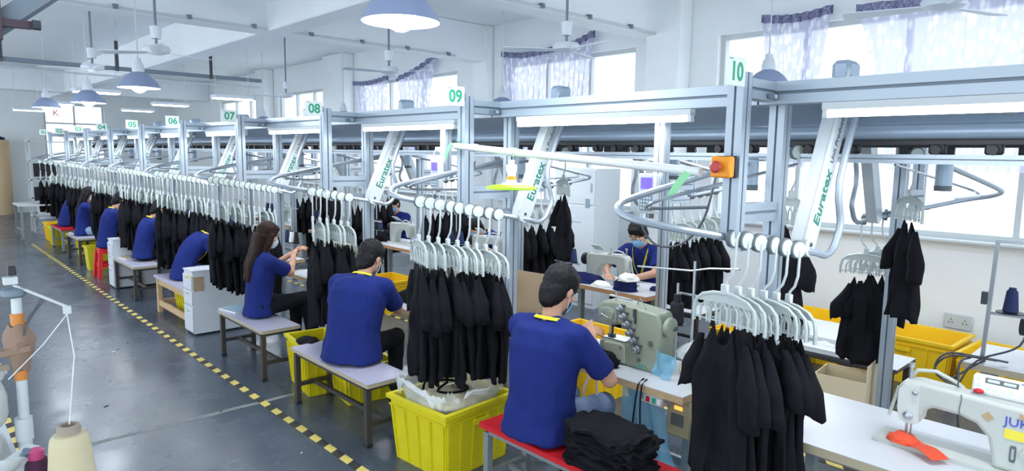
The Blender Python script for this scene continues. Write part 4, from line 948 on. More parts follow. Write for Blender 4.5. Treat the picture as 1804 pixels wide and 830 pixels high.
# ------------------------------------------------------------------ people
def ik(a, b, l1, l2, hint):
    a, b = V(a), V(b); d = b-a; L = min(d.length, (l1+l2)*.995); d.normalize(); b = a+d*L
    c = (l1*l1-l2*l2+L*L)/(2*L); h = sqrt(max(1e-6, l1*l1-c*c)); hv = V(hint); hv = (hv-d*hv.dot(d)).normalized()
    return a+d*c+hv*h, b
def worker(label, loc, rz=0, seat=.47, S=1.05, lean=15, head=(25, 0, 0), hands=None, hints=None, shirt=M_SHIRT, trousers=M_BLACK2, skinleg=False, hair='short', mask=M_MASK, lany=True, vox=.0085, knees=None, feet=None, fat=1., seed=0, look=None, group='seated workers'):
    t = thing('person', label, 'person', (loc[0], loc[1], 0), rz, group)
    Rz = Matrix.Rotation(-rz, 3, 'Z')
    def L2(p): return Rz @ (V(p)-V((loc[0], loc[1], 0)))
    a = radians(lean); P = V((0, 0, seat+.095*S))
    sp = [P]; angs = [a*.45, a*.8, a*1.15, a*1.45, a*1.6]; lens = [.12, .12, .12, .09, .05]
    for an, l in zip(angs, lens): sp.append(sp[-1]+V((sin(an), 0, cos(an)))*l*S)
    nb = sp[-1]; up = V((sin(a*1.5), 0, cos(a*1.5))); fw = V((up.z, 0, -up.x))
    hp, hy, hr = [radians(x) for x in head]
    nk = V((sin(a*1.3+hp*.45), 0, cos(a*1.3+hp*.45))); hc = nb+nk*.170*S
    RH = Matrix.Rotation(hy, 4, 'Z') @ Matrix.Rotation(hp, 4, 'Y') @ Matrix.Rotation(hr, 4, 'X')
    TH = Matrix.Translation(hc) @ RH @ Matrix.Scale(S, 4)
    sh = [sp[4]+V((0, s*.172*S*(.5+.5*fat), 0))-up*.005 for s in (-1, 1)]          # right (-y), left (+y)
    if hands is None: hands = [(.40, -.10, .88), (.42, .12, .88)]
    else: hands = [L2(h) for h in hands]
    hints = hints or [(-.3, -.6, -1), (-.3, .6, -1)]
    arms = []
    for i in (0, 1): e, h = ik(sh[i], hands[i], .285*S, .255*S, hints[i]); arms.append((sh[i], e, h))
    hips = [P+V((.0, s*.09*S, -.005)) for s in (-1, 1)]
    kn = [V(k) for k in (knees or [(.42*S, -.13, seat+.075*S), (.42*S, .13, seat+.075*S)])]
    ft = [V(k) for k in (feet or [(.40*S, -.13, .085), (.43*S, .13, .085)])]
    def torso(mb, g, z0=0):
        def ring(c, d, w, dp, n=20): 
            x = V((d.z, 0, -d.x)); return [c+V((0, 1, 0))*cos(2*pi*k/n)*w*S+x*sin(2*pi*k/n)*dp*S for k in range(n)]
        W = [(.165, .12), (.150, .112), (.158, .115), (.176, .115), (.160, .095), (.075, .07)]
        rings = []
        for i, c in enumerate(sp):
            an = angs[min(i, 4)] if i else angs[0]*.5; d = V((sin(an), 0, cos(an)))
            rings.append(ring(c, d, W[i][0]*(fat if i < 5 else 1)+g, W[i][1]*(fat if i < 5 else 1)+g))
        if z0: rings.insert(0, ring(P+V((-.01, 0, -z0)), V((0, 0, 1)), (.178*fat+g), .128*fat+g))
        mb.loft(rings)
        for i in (0, 1): mb.cap(sp[5]-up*.02*S+V((0, (-1, 1)[i]*.03, 0)), sh[i], .052*S+g*.6, .062*S+g*.6)
    # --- body: one continuous skin surface
    b = MB(); torso(b, -.012)
    b.cap(nb-up*.03, hc+RH @ V((-.012, 0, -.06))*S, .053*S, .05*S)
    b.ell((-.005, 0, .025), (.094, .076, .098), TH, 20, 14); b.ell((.022, 0, -.055), (.064, .058, .062), TH, 16, 10); b.ell((.052, 0, -.09), (.03, .034, .026), TH)
    b.ell((.072, 0, .03), (.022, .054, .013), TH); b.ell((.088, 0, -.062), (.012, .024, .010), TH, 10, 6)
    b.loft([[TH @ V(p) for p in ((.082, -.008, .02), (.092, 0, .022), (.082, .008, .02), (.07, 0, .02))], [TH @ V(p) for p in ((.088, -.016, -.028), (.116, 0, -.026), (.088, .016, -.028), (.07, 0, -.03))]])
    for s in (-1, 1):
        b.ell((-.008, s*.079, -.008), (.022, .009, .033), TH, 10, 8); b.ell((.048, s*.048, -.018), (.03, .022, .026), TH, 10, 8)
    for i, (s0, e, h) in enumerate(arms):
        b.cap(s0, e, .050*S, .040*S); b.cap(e, h, .041*S, .027*S)
        d = (h-e).normalized(); side = V((0, (-1, 1)[i], 0)); side = (side-d*side.dot(d)).normalized(); nrm = d.cross(side); nrm = nrm if nrm.z < 0 else -nrm
        pc = h+d*.05*S; TP = Matrix((( d.x, side.x, nrm.x, pc.x), (d.y, side.y, nrm.y, pc.y), (d.z, side.z, nrm.z, pc.z), (0, 0, 0, 1)))
        b.ell((0, 0, 0), (.055*S, .040*S, .019*S), TP, 14, 9)
        for q, fl in zip((-.031, -.0105, .0105, .031), (.062, .078, .085, .074) if True else ()):
            r0 = .0088*S; yy = q*S
            p0 = TP @ V((.035*S, yy, 0)); p1 = TP @ V(((.05+fl*.45)*S, yy*1.15, .010*S)); p2 = TP @ V(((.05+fl*.75)*S, yy*1.2, .03*S)); p3 = TP @ V(((.05+fl*.85)*S, yy*1.2, .05*S))
            b.cap(p0, p1, r0*1.05, r0, 8); b.cap(p1, p2, r0, r0*.95, 8); b.cap(p2, p3, r0*.95, r0*.85, 8)
        p0 = TP @ V((-.02*S, -.03*S, .006)); p1 = TP @ V((.02*S, -.062*S, .016*S)); p2 = TP @ V((.052*S, -.060*S, .028*S))
        b.cap(p0, p1, .013*S, .0105*S, 8); b.cap(p1, p2, .0105*S, .009*S, 8)
    for i in (0, 1):
        b.cap(hips[i], kn[i], .074*S, .054*S); b.cap(kn[i], ft[i], .053*S, .036*S); b.cap(ft[i], ft[i]+V((.10*S, 0, -.04)), .036*S, .028*S)
    body = link('body', remesh(b, vox, 2, 'body'), t); body.data.materials.append(M_SKIN)
    # --- shirt
    b = MB(); torso(b, .014, .075*S if not skinleg else .05)
    for i, (s0, e, h) in enumerate(arms):
        m_ = s0.lerp(e, .80); b.cap(s0+V((0, (-1, 1)[i]*-.04, 0)), s0, .075*S, .073*S); b.cap(s0, s0.lerp(e, .62), .072*S, .068*S); b.tube([s0.lerp(e, .4), m_], [.066*S, .070*S], 14)
    me = remesh(b, .011, 3, 'shirt'); zmid = sp[2].z
    wrinkle(me, .011, (9, 9, 5), lambda p: 1.0+.9*max(0, min(1, (zmid-p.z)/.2)))
    o = link('shirt', me, t); me.materials.append(shirt)
    # collar ring
    cpt = []
    for k in range(16):
        q = 2*pi*k/16; cpt.append(nb-up*.012*S+V((0, 1, 0))*cos(q)*.066*S+fw*(sin(q)*.062*S)-up*(.022*S*max(0, sin(q))))
    MB().tube(cpt, .009, 6, closed=True).build('collar', shirt, t)
    # --- trousers
    b = MB(); b.ell(P+V((-.005, 0, -.02)), (.125*S*fat, .172*S*fat, .085*S), None, 18, 10)
    for i in (0, 1):
        if skinleg: b.cap(hips[i], hips[i].lerp(kn[i], .55), .09*S, .078*S)
        else: b.cap(hips[i], kn[i], .09*S, .068*S); b.cap(kn[i], ft[i].lerp(kn[i], .12), .068*S, .052*S)
    me = remesh(b, .012, 3, 'trousers'); wrinkle(me, .010, (10, 10, 8)); o = link('trousers', me, t); me.materials.append(trousers)
    for i in (0, 1):
        b = MB(); f = ft[i]; b.cap(f+V((-.03, 0, -.045)), f+V((.15*S, 0, -.052)), .038, .034); b.cap(f+V((-.02, 0, -.02)), f+V((.05, 0, -.035)), .042, .040)
        me = remesh(b, .011, 2, 'shoe'); link('shoe', me, t); me.materials.append(M_SHOE)
    # --- hair
    b = MB(); hm = M_BHAIR if hair == 'long_brown' else M_HAIR
    b.ell((-.018, 0, .042), (.104, .092, .100), TH, 20, 12); b.ell((-.048, 0, -.022), (.064, .079, .092), TH, 16, 10); b.ell((-.055, 0, -.075), (.045, .058, .05), TH, 14, 8); b.ell((.038, 0, .088), (.052, .066, .034), TH, 14, 8)
    for s in (-1, 1): b.ell((.018, s*.07, .022), (.02, .012, .036), TH, 10, 6)
    if hair.startswith('long'):
        b.ell((-.03, 0, -.02), (.075, .092, .105), TH, 16, 10)
        back = [hc+RH @ V((-.075, 0, .0))*S, nb-fw*.075*S+up*.02, sp[3]-fw*.118*S, sp[2]-fw*.125*S+V((0, 0, -.02))]
        for y in (-.05, 0, .05): b.tube([p+V((0, y*S, 0)) for p in back], [.055*S, .042*S, .034*S, .016*S], 10)
        for s in (-1, 1): b.tube([hc+RH @ V((.01, s*.08, .03))*S, hc+RH @ V((.0, s*.088, -.08))*S, nb+V((-.02, s*.075*S, -.02))], [.03*S, .03*S, .018*S], 8)
    me = remesh(b, .009, 2, 'hair'); wrinkle(me, .007, (55, 55, 30 if hair == 'short' else 12)); link('hair', me, t); me.materials.append(hm)
    # --- eyes
    for s in (-1, 1):
        e = MB().ell((.0745, s*.031, .006), (.011, .013, .007), TH, 12, 8).build('eye', M_EYE, t); MB().ell((.0815, s*.031, .003), (.005, .0055, .0055), TH, 10, 6).build('iris', M_IRIS, e)
        MB().tube([TH @ V((.084, s*.014, .034)), TH @ V((.088, s*.032, .039)), TH @ V((.078, s*.052, .034))], .0042*S, 6).build('eyebrow', M_HAIR, t)
    MB().tube([TH @ V((.093, -.02, -.064)), TH @ V((.102, 0, -.063)), TH @ V((.093, .02, -.064))], .0045*S, 6).build('mouth', M_LIP, t)
    if mask:
        def mf(u, v):
            ph = (u-.5)*2.3; z = -.002-.10*v; r = 1-.35*(2*v-1)**2*.5
            nose = .024*math.exp(-(ph/.45)**2)*(1-abs(v-.3))
            return TH @ V((.020+(.078*r)*cos(ph)+nose, (.073*r)*sin(ph), z))
        m = MB().grid(17, 9, mf).build('face_mask', mask, t, angle=180)
        sd = m.modifiers.new('thick', 'SOLIDIFY'); sd.thickness = .002
        for s in (-1, 1): MB().tube([TH @ V((.045, s*.070, -.02)), TH @ V((.0, s*.085, .026)), TH @ V((-.022, s*.084, .0)), TH @ V((.0, s*.082, -.035)), TH @ V((.04, s*.064, -.08))], .0018, 5).build('ear_loop', M_MASKW, m)
    if lany:
        pts = []
        for k in range(13):
            q = pi*(.02+.96*k/12); pts.append((nb+up*.016*S-fw*(sin(q)*.080*S)+V((0, 1, 0))*cos(q)*.082*S, None))
        ch = sp[2]+fw*(.115*fat+.032)*S
        path = [ch+V((0, .01, 0)), sp[3]+fw*(.115*fat+.028)*S+V((0, .055, 0)), nb+fw*.055*S+V((0, .085*S, 0))-up*.005]+[p for p, _ in pts]+[nb+fw*.055*S+V((0, -.085*S, 0))-up*.005, sp[3]+fw*(.115*fat+.028)*S+V((0, -.055, 0)), ch+V((0, -.01, 0))]
        path = smooth_path(path, 3); b = MB(); n = len(path)
        for i, p in enumerate(path):
            d = (path[min(i+1, n-1)]-path[max(i-1, 0)]).normalized(); out = (p-(nb-up*.05)); out = (out-d*out.dot(d)).normalized(); w = d.cross(out).normalized()*.0105
            w = w*1.0; b.v += [p-w, p+w, p+w+out*.003, p-w+out*.003]
            if i: o = (i-1)*4; b.f += [(o+j, o+(j+1) % 4, o+4+(j+1) % 4, o+4+j) for j in range(4)]
        b.build('lanyard', M_LANY, t)
    return t
worker('man in blue shirt and jeans on the red bench, nearest worker', (2.58, 2.50), radians(6), S=1.10, lean=9, head=(34, -4, 0), hands=[(2.94, 2.42, .96), (3.02, 2.64, .93)], hints=[(-.25, -.9, -.9), (-.3, .8, -.8)], trousers=M_JEANS, vox=.0075, fat=1.15)
worker('man in blue shirt and black trousers seen from behind on the lilac-white bench', (2.47, 4.40), radians(28), S=1.08, lean=19, head=(34, -8, 0), hands=[(2.95, 4.66, .84), (2.85, 4.82, .84)], hints=[(-.2, -.9, -.8), (-.3, .8, -.8)], mask=M_MASKW, vox=.0075, fat=1.22)
worker('woman with long brown hair raising her hands, in blue shirt and black trousers', (2.50, 6.22), radians(-4), S=1.02, lean=6, head=(20, 0, 0), hands=[(2.90, 6.30, 1.00), (2.93, 6.44, 1.0)], hints=[(-.1, -.9, -1), (-.2, .8, -1)], hair='long_brown', mask=M_MASKW, lany=False, vox=.0075, fat=.96,
       knees=[(.44, -.06, .60), (.42, .14, .55)], feet=[(.52, .02, .22), (.40, .14, .085)])
worker('worker bent low over the table behind the first white cabinet, in jeans', (2.54, 8.62), radians(0), S=1.02, lean=34, head=(40, 0, 0), trousers=M_JEANS, vox=.011, hands=[(3.05, 8.5, .86), (3.05, 8.75, .86)])
worker('worker in black shorts with bare knees on the white bench before the second cabinet', (2.56, 10.45), radians(4), S=1.02, lean=16, head=(35, 0, 0), skinleg=True, vox=.011, hands=[(3.05, 10.3, .86), (3.05, 10.6, .86)])
worker('worker in blue shirt seated on the red plastic stool', (2.46, 12.15), radians(5), S=1.05, lean=14, head=(38, 0, 0), vox=.011, hands=[(3.0, 12.1, .78), (3.0, 12.3, .78)])
worker('woman with long black hair and white mask on the small white bench, in jeans', (2.50, 14.15), radians(-18), S=1.0, lean=8, head=(18, -15, 0), hair='long_black', trousers=M_JEANS, mask=M_MASKW, lany=False, vox=.011, hands=[(2.98, 14.1, .86), (3.0, 14.3, .86)])
worker('worker leaning forward on the low red topped bench, farthest of the row', (2.54, 16.05), radians(0), S=1.02, lean=24, head=(35, 0, 0), vox=.011, hands=[(3.02, 15.95, .86), (3.02, 16.2, .86)])
worker('man in blue shirt, blue mask and yellow lanyard facing the camera across the table', (6.02, 4.20), radians(188), S=1.08, lean=17, head=(36, 0, 4), hands=[(5.48, 4.34, .80), (5.46, 4.02, .80)], hints=[(-.1, -.9, -.4), (-.1, .9, -.4)], vox=.0075, trousers=M_BLACK2, group='window side workers')
worker('worker in blue mask reaching over black fabric beyond the main track', (6.0, 9.0), radians(192), S=1.06, lean=12, head=(30, 10, 0), hands=[(5.50, 9.15, .95), (5.5, 8.9, .95)], vox=.0085, lany=False, group='window side workers')
worker('worker in white shirt and blue mask bent down beyond the main track', (6.05, 11.5), radians(172), S=1.05, lean=14, head=(35, -20, 0), shirt=M_WSHIRT, vox=.009, lany=False, hands=[(5.55, 11.5, .86), (5.55, 11.25, .86)], group='window side workers')
worker('worker in blue mask half hidden by hanging garments beyond sign nine', (6.0, 6.6), radians(170), S=1.02, lean=32, head=(38, 0, 0), vox=.009, hands=[(5.5, 6.6, .84), (5.5, 6.3, .84)], group='window side workers')


# ------------------------------------------------------------------ small things on and around the line
def slab(mb, c, sx, sy, h, seed, T=None, amp=.012):
    rings = []
    for e, z in ((.82, 0), (1, .2), (1, .8), (.85, 1)):
        rings.append([V((c[0]+cos(q)*abs(cos(q))**-.45*0+sx/2*e*math.copysign(abs(cos(q))**.55, cos(q)), c[1]+sy/2*e*math.copysign(abs(sin(q))**.55, sin(q)), c[2]+h*z+amp*noise.noise(V((cos(q)*2+seed, sin(q)*2, z)))+.010*sin(q*11+seed*5)*(1 if z > .1 else 0)))+V((cos(q), sin(q), 0))*(amp*1.6*noise.noise(V((q*2.5, seed*3, z*2)))+.012*sin(q*13+seed*7)) for q in [2*pi*k/36 for k in range(72)]])
    if T: rings = [[T @ p for p in r] for r in rings]
    return mb.loft(rings)
for i in range(9):     # pile of folded garments on the red bench
    o = slab(MB(), (0, 0, 0), .30+random.uniform(-.02, .03), .44+random.uniform(-.03, .03), .027, i*1.7, None, .014).build('folded_garment', M_BLACK, smooth=True, angle=70)
    o.location = (2.58+random.uniform(-.015, .015), 1.99+random.uniform(-.015, .015), .472+i*.0235); o.rotation_euler = (0, 0, random.uniform(-.12, .12))
    tag(o, 'folded black garment, %s from the bottom of the pile on the red bench' % NAMES[i], 'garment', 'pile on the red bench')
def heap(label, c, r, h, m, seed, cat='fabric', nm='fabric_heap', amp=.25, sharp=180):
    mb = MB()
    def fn(u, v):
        q = 2*pi*u; k = 1+amp*noise.noise(V((cos(q)*1.5+seed, sin(q)*1.5, v*2)))+.12*noise.noise(V((cos(q)*5, sin(q)*5+seed, v*4)))
        rr = (1-v**2.2)**.6 if v < 1 else 0
        return (r[0]*rr*cos(q)*k, r[1]*rr*sin(q)*k, h*v*(1+.35*noise.noise(V((cos(q)*2*rr, sin(q)*2*rr, seed+4)))))
    mb.grid(40, 14, fn); mb.f.append(tuple(range(38, -1, -1)))
    o = mb.build(nm, m, smooth=True, angle=sharp); o.location = c; return tag(o, label, cat)
heap('crumpled black fabric heap on the table in front of the man in black trousers', (3.30, 4.62, .761), (.16, .30), .17, M_BLACK, 3)
heap('long crumpled black fabric heap under the hands of the reaching worker', (5.25, 8.55, .761), (.2, .38), .18, M_BLACK, 8)
heap('dark navy cloth lying left of the facing man’s machine', (5.17, 4.40, .761), (.13, .26), .09, M_NAVY, 5)
heap('navy and white cloth bundle before the man in the blue mask', (5.12, 3.83, .761), (.10, .13), .14, M_NAVY, 12)
heap('white cloth tail on top of the navy bundle', (5.12, 3.80, .86), (.10, .10), .07, M_PAGE, 14)
heap('small navy scrap at the near end of the facing man’s table', (5.35, 3.62, .761), (.07, .08), .035, M_NAVY, 15)
heap('pale cloth bits around the facing man’s machine foot', (5.10, 4.12, .761), (.08, .10), .05, M_PAGE, 19)
heap('dark grey cloth being sewn under the coverstitch machine needle', (3.14, 2.56, .761), (.12, .16), .10, M_BLACK, 17)
heap('black cloth hung over the corner of the yellow crate under the bench', (2.47, 5.12, .445), (.08, .14), .05, M_BLACK, 21)
heap('white cloth bag lying on the bench behind hanging garments', (5.72, 2.1, .4725), (.15, .18), .06, M_PAGE, 23)
# crate liner bag with contents
bag = thing('liner_bag', 'crumpled clear plastic liner bag in the yellow crate by the red bench', 'plastic bag', (2.655, 3.40, .0), radians(4))
def bagf(u, v):
    q = 2*pi*u; ex = lambda a: math.copysign(abs(a)**.45, a); sx, sy = ex(cos(q)), ex(sin(q))
    n1 = noise.noise(V((cos(q)*3, sin(q)*3, v*3))); n2 = noise.noise(V((cos(q)*7+3, sin(q)*7, v*5)))
    if v < .12: k = .78; z = .05+.30*v/.12
    elif v < .55: w = (v-.12)/.43; k = .78+.15*w+.03*n2; z = .35+.11*w+.02*n1
    else: w = (v-.55)/.45; bk = cos(q)*.66+sin(q)*.75; k = .93+.15*w+.05*n2*w+.05*n1*w; z = .475+(.115+.075*bk)*sin(pi*w*.62)*(1+1.3*n1)+.13*n2*w
    return (.30*sx*k, 0.27*sy*k, z)
MB().grid(90, 22, bagf).build('bag_film', M_BAGC, bag, angle=180)
heap('pale waste scraps filling the clear liner bag', (2.655, 3.40, .385), (.21, .19), .12, mat('pale_scraps', 'e9e2c0', .8), 31)
s_ = MB().tube(smooth_path([(-.16, .05, .50), (-.1, .1, .54), (0, .1, .525), (.08, .02, .525), (.1, -.1, .50), (-.02, -.1, .50), (-.1, -.03, .51), (.02, .02, .53)], 4), .008, 6).build('black_strap', M_BLACK); s_.location = (2.60, 3.38, .0); tag(s_, 'tangled black strap lying on the clear liner bag', 'strap')
# books and papers on benches
def book(label, loc, rz, m=M_BOOK, s=1):
    t = thing('book', label, 'book', loc, rz); MB().box((0, 0, .009), (.21*s, .29*s, .014)).build('pages', M_PAGE, t, smooth=False)
    MB().box((0, 0, .0175), (.215*s, .295*s, .003)).build('cover', m, t, smooth=False); MB().box((0, 0, .0012), (.215*s, .295*s, .0024)).build('cover', m, t, smooth=False)
book('flat blue-grey book on the bench behind the long haired woman', (2.42, 6.58, .4705), .2); book('thin pale notebook on the white bench by the second cabinet', (2.45, 10.75, .4705), .1, M_BEDGE); book('thin tan folder on the small white bench with dark legs', (2.46, 14.55, .4705), .1, M_CARD, .9)
# things on the nearest table
mt_ = thing('machine_motor', 'cream boxy motor at the right end of the nearest table', 'motor', (3.33, 1.985, .762))
MB().box((0, .02, .055), (.11, .10, .11), bev=.02).build('housing', M_MOTOR, mt_); MB().lathe([(.05, 0), (.052, .04), (.04, .055), (0, .056)], 18, Matrix.Translation((0, -.03, .057)) @ Matrix.Rotation(pi/2, 4, 'X')).build('end_cap', M_MOTOR, mt_)
heap('crumpled clear plastic bag lying on the cream motor', (3.36, 1.99, .875), (.09, .10), .10, M_BAGC, 41, 'plastic bag', 'clear_bag', .4)
bs = thing('thread_post', 'black thread cone on a steel post behind the nearest machine', 'thread cone', (3.47, 2.20, .762))
MB().cyl((0, 0, 0), (0, 0, .52), .008, 8).build('post', M_STEEL, bs); MB().lathe([(.055, .26), (.055, .265)], 16).build('spool_disc', M_DSTEEL, bs); cone(MB(), (0, 0, .266), .045, .040, .135).build('thread', M_BTHR, bs); MB().lathe([(.022, .40), (.022, .45), (.012, .452)], 12).build('spool_top', M_BTHR, bs)
ar = thing('thread_rack', 'steel thread guide bars over the table of the nearest worker', 'thread stand', (3.52, 2.12, .762))
MB().cyl((0, 0, 0), (0, 0, .66), .009, 8).build('pole', M_STEEL, ar); MB().tube([(0, .42, .575), (0, .02, .60), (0, -.10, .63), (-.02, -.3, .655)], .006, 6).build('guide_bar', M_STEEL, ar); MB().bar((0, -.18, .45), (0, .1, .45), .02, .01).build('lower_bar', M_STEEL, ar, smooth=False)
# blue bag hanging at the front of the table
def bb(u, v):
    w = .13+.06*v; y = (u-.5)*2*w*(1+.15*noise.noise(V((u*3, v*3, 1)))); return (.03*sin(u*17+v*2)*(.3+v)+.03*noise.noise(V((u*4, v*3, 7))), y-.10*v, -.66*v+.02*noise.noise(V((u*5, 0, 3))))
b_ = thing('blue_bag', 'translucent blue plastic bag hanging from the nearest table edge', 'plastic bag', (3.12, 2.20, .735)); MB().grid(34, 20, bb).build('bag_film', M_BAGB, b_, angle=180)
b2_ = thing('blue_bag', 'blue plastic film standing at the foot of the coverstitch machine', 'plastic bag', (3.20, 2.13, .762)); MB().grid(16, 10, lambda u, v: (.02*sin(u*6+v*3)+.015*noise.noise(V((u*4, v*3, 2))), .055-.13*u-.03*v, .17*v*(1-.25*u)+.004)).build('bag_film', M_BAGB, b2_, angle=180)
def ribbon(label, pts, w, m, nm='ribbon', ref=(1, 0, 0)):
    b = MB(); pts = smooth_path(pts, 5); n = len(pts)
    for i, p in enumerate(pts):
        d = (pts[min(i+1, n-1)]-pts[max(i-1, 0)]).normalized(); a = d.cross(V(ref)).normalized()*w/2; t2 = V(ref)*.0012; b.v += [p-a-t2, p+a-t2, p+a+t2, p-a+t2]
        if i: o = (i-1)*4; b.f += [(o+j, o+(j+1) % 4, o+4+(j+1) % 4, o+4+j) for j in range(4)]
    b.f += [(3, 2, 1, 0), (n*4-4, n*4-3, n*4-2, n*4-1)]; return tag(b.build(nm, m, smooth=False), label, nm)
ribbon('pale pink ribbon looping down from the table before the nearest worker', [(3.02, 2.44, .77), (2.99, 2.47, .74), (2.985, 2.52, .62), (2.985, 2.47, .50)], .018, M_PINKR)
ribbon('second pale pink ribbon hanging straighter beside the looped one', [(3.02, 2.43, .77), (2.99, 2.425, .74), (2.985, 2.41, .60), (2.98, 2.36, .44)], .016, M_PINKR)
ribbon('black strap hanging down from the nearest table edge', [(3.10, 2.16, .772), (3.015, 2.14, .765), (2.995, 2.145, .65), (2.99, 2.16, .46)], .010, M_BLACK, 'strap')
ribbon('shorter black strap beside the long one at the table edge', [(3.10, 2.14, .772), (3.015, 2.115, .765), (2.995, 2.11, .66), (2.99, 2.10, .52)], .010, M_BLACK, 'strap')
# upright cardboard sheet
cb = tag(MB().box((0, 0, .56), (.008, .56, 1.12)).build('cardboard_sheet', M_CARD, smooth=False), 'plain brown cardboard sheet standing upright behind the nearest worker', 'cardboard'); cb.location = (3.66, 3.80, 0); cb.rotation_euler = (0, 0, .12)
# open carton behind the right table
ca = thing('carton', 'open brown carton with a raised flap behind the white table', 'carton', (4.98, 1.72, 0), .1); cw = .34
for n_, c, d in (('side', (0, .17, .25), (.30, .006, .50)), ('side', (0, -.17, .25), (.30, .006, .50)), ('side', (-.15, 0, .25), (.006, .34, .50)), ('side', (.15, 0, .25), (.006, .34, .50)), ('base', (0, 0, .01), (.29, .33, .008))): MB().box(c, d).build(n_, M_CARD2, ca, smooth=False)
MB().box((0, -.172, .56), (.30, .006, .12)).build('flap', M_CARD2, ca, smooth=False); MB().box((.2, 0, .50), (.12, .33, .006), Matrix.Translation((.15, 0, .50)) @ Matrix.Rotation(.5, 4, 'Y') @ Matrix.Translation((-.15, 0, -.50))).build('flap', M_CARD2, ca, smooth=False)
heap('dark brown cloth inside the open carton', (4.98, 1.71, .32), (.11, .13), .10, mat('brown_cloth', '6b4f4c', .9), 51)
# red-orange cloth under the needle
ribbon('red-orange folded cloth under the needle of the white machine', [(3.34, .905, .786), (3.31, .88, .80), (3.26, .82, .79), (3.21, .75, .80), (3.17, .69, .786)], .085, M_ORED, 'cloth', (0, 0, 1))
heap('small crumpled part of red-orange cloth at the presser foot', (3.27, .865, .782), (.055, .065), .04, M_ORED, 61)
# overhead small devices
def controller(label, loc):
    t = thing('terminal', label, 'control terminal', loc, 0, 'control terminals')
    MB().box((0, 0, 0), (.05, .105, .21), bev=.006).build('case', M_WHP, t)
    MB().box((-.026, 0, .055), (.004, .07, .06)).build('screen', M_SCREEN, t, smooth=False)
    kp = MB().box((-.026, 0, -.05), (.004, .08, .085)).build('keypad', M_KEY, t, smooth=False); km = MB().box((0, 0, 0), (.003, .011, .011)).mesh('key', M_WHP, False)
    for r in range(4):
        for c in range(4): o = link('key', km, kp); o.location = (-.029, -.027+.018*c, -.077+.018*r)
    MB().cyl((0, .02, -.105), (0, .02, -.15), .016, 10).build('plug', M_STEEL, t); MB().cyl((0, -.02, -.105), (0, -.02, -.13), .014, 10).build('plug', M_DSTEEL, t)
    MB().tube(smooth_path([(0, .02, -.15), (0, .03, -.19), (0, -.06, -.27), (.02, -.2, -.25), (.05, -.3, -.12), (.08, -.34, .1)], 4), .006, 6).build('cable', M_DSTEEL, t)
    MB().tube(smooth_path([(0, .03, .105), (0, .04, .15), (0, -.01, .18), (.01, -.05, .12), (.02, -.06, -.05)], 4), .004, 6).build('loop_cable', M_WHP, t)
    m = MB(); profile_bar(m, (.06, -.03, -.02), (.06, -.03, .40), .06, .06); m.build('drop_post', M_ALU, t, smooth=False)
controller('white control terminal with blue screen and keypad left of the sign ten post', (2.93, 2.06, 1.855))
controller('small control terminal with glowing blue screen left of the sign nine post', (2.95, 3.96, 1.90))
es = thing('emergency_stop', 'orange emergency stop box with a red mushroom button on sign ten post', 'emergency stop', (2.63, 1.462, 2.01))
MB().box((.012, 0, 0), (.02, .095, .095), bev=.004).build('back_plate', M_BLKP, es); MB().box((-.022, 0, 0), (.048, .09, .09), bev=.006).build('box', M_ORANGE, es)
MB().lathe([(.012, 0), (.012, .018), (.026, .02), (.026, .028), (.018, .036), (0, .038)], 20, Matrix.Translation((-.046, .005, 0)) @ Matrix.Rotation(-pi/2, 4, 'Y')).build('button', M_REDB, es)
pv = thing('white_pipe', 'long white plastic pipe tied between the posts of signs nine and ten', 'pipe', (0, 0, 0)); MB().cyl((2.63, 3.34, 2.10), (2.60, 1.56, 1.985), .021, 14).build('pipe', M_PVC, pv)
MB().tube([(2.63, 3.33, 2.10-.02), (2.70, 3.33, 2.11), (2.64, 3.33, 2.135)], .007, 6).build('green_tie', M_GTIE, pv)
for yy in (3.15, 2.80): MB().lathe([(.024, -.03), (.026, 0), (.024, .03)], 12, Matrix.Translation((2.63-.03*(3.34-yy)/1.78, yy, 2.10-.115*(3.34-yy)/1.78)) @ Matrix.Rotation(pi/2, 4, 'X')).build('tape_band', M_WHP, pv)
ribbon('pale green ribbon knotted at the right end of the white pipe', [(2.60, 1.60, 2.0), (2.575, 1.62, 1.97), (2.57, 1.66, 1.92), (2.575, 1.70, 1.86)], .035, M_GTIE); ribbon('pale green ribbon dangling at the left end of the white pipe', [(2.63, 3.37, 2.12), (2.60, 3.38, 2.07), (2.60, 3.40, 2.02)], .03, M_GTIE)
ll = thing('lime_lamp', 'hanging lamp with flat lime green plate and orange ring near sign nine', 'lamp', (2.62, 2.80, 1.865))
MB().lathe([(.0, .012), (.10, .010), (.145, .0), (.147, -.012), (.12, -.016), (0, -.012)], 32).build('plate', M_LIME, ll); MB().lathe([(.055, .011), (.055, .022), (.03, .024), (.03, .04)], 18).build('collar', M_PVC, ll); MB().lathe([(.028, .04), (.028, .06)], 14).build('orange_ring', M_ORANGE, ll)
MB().lathe([(.022, .06), (.032, .10), (.032, .125), (.018, .13), (.018, .155)], 14).build('socket', M_PVC, ll); MB().tube([(0, 0, .15), (.0, .0, .2)], .004, 6).build('cord', M_BLKP, ll)
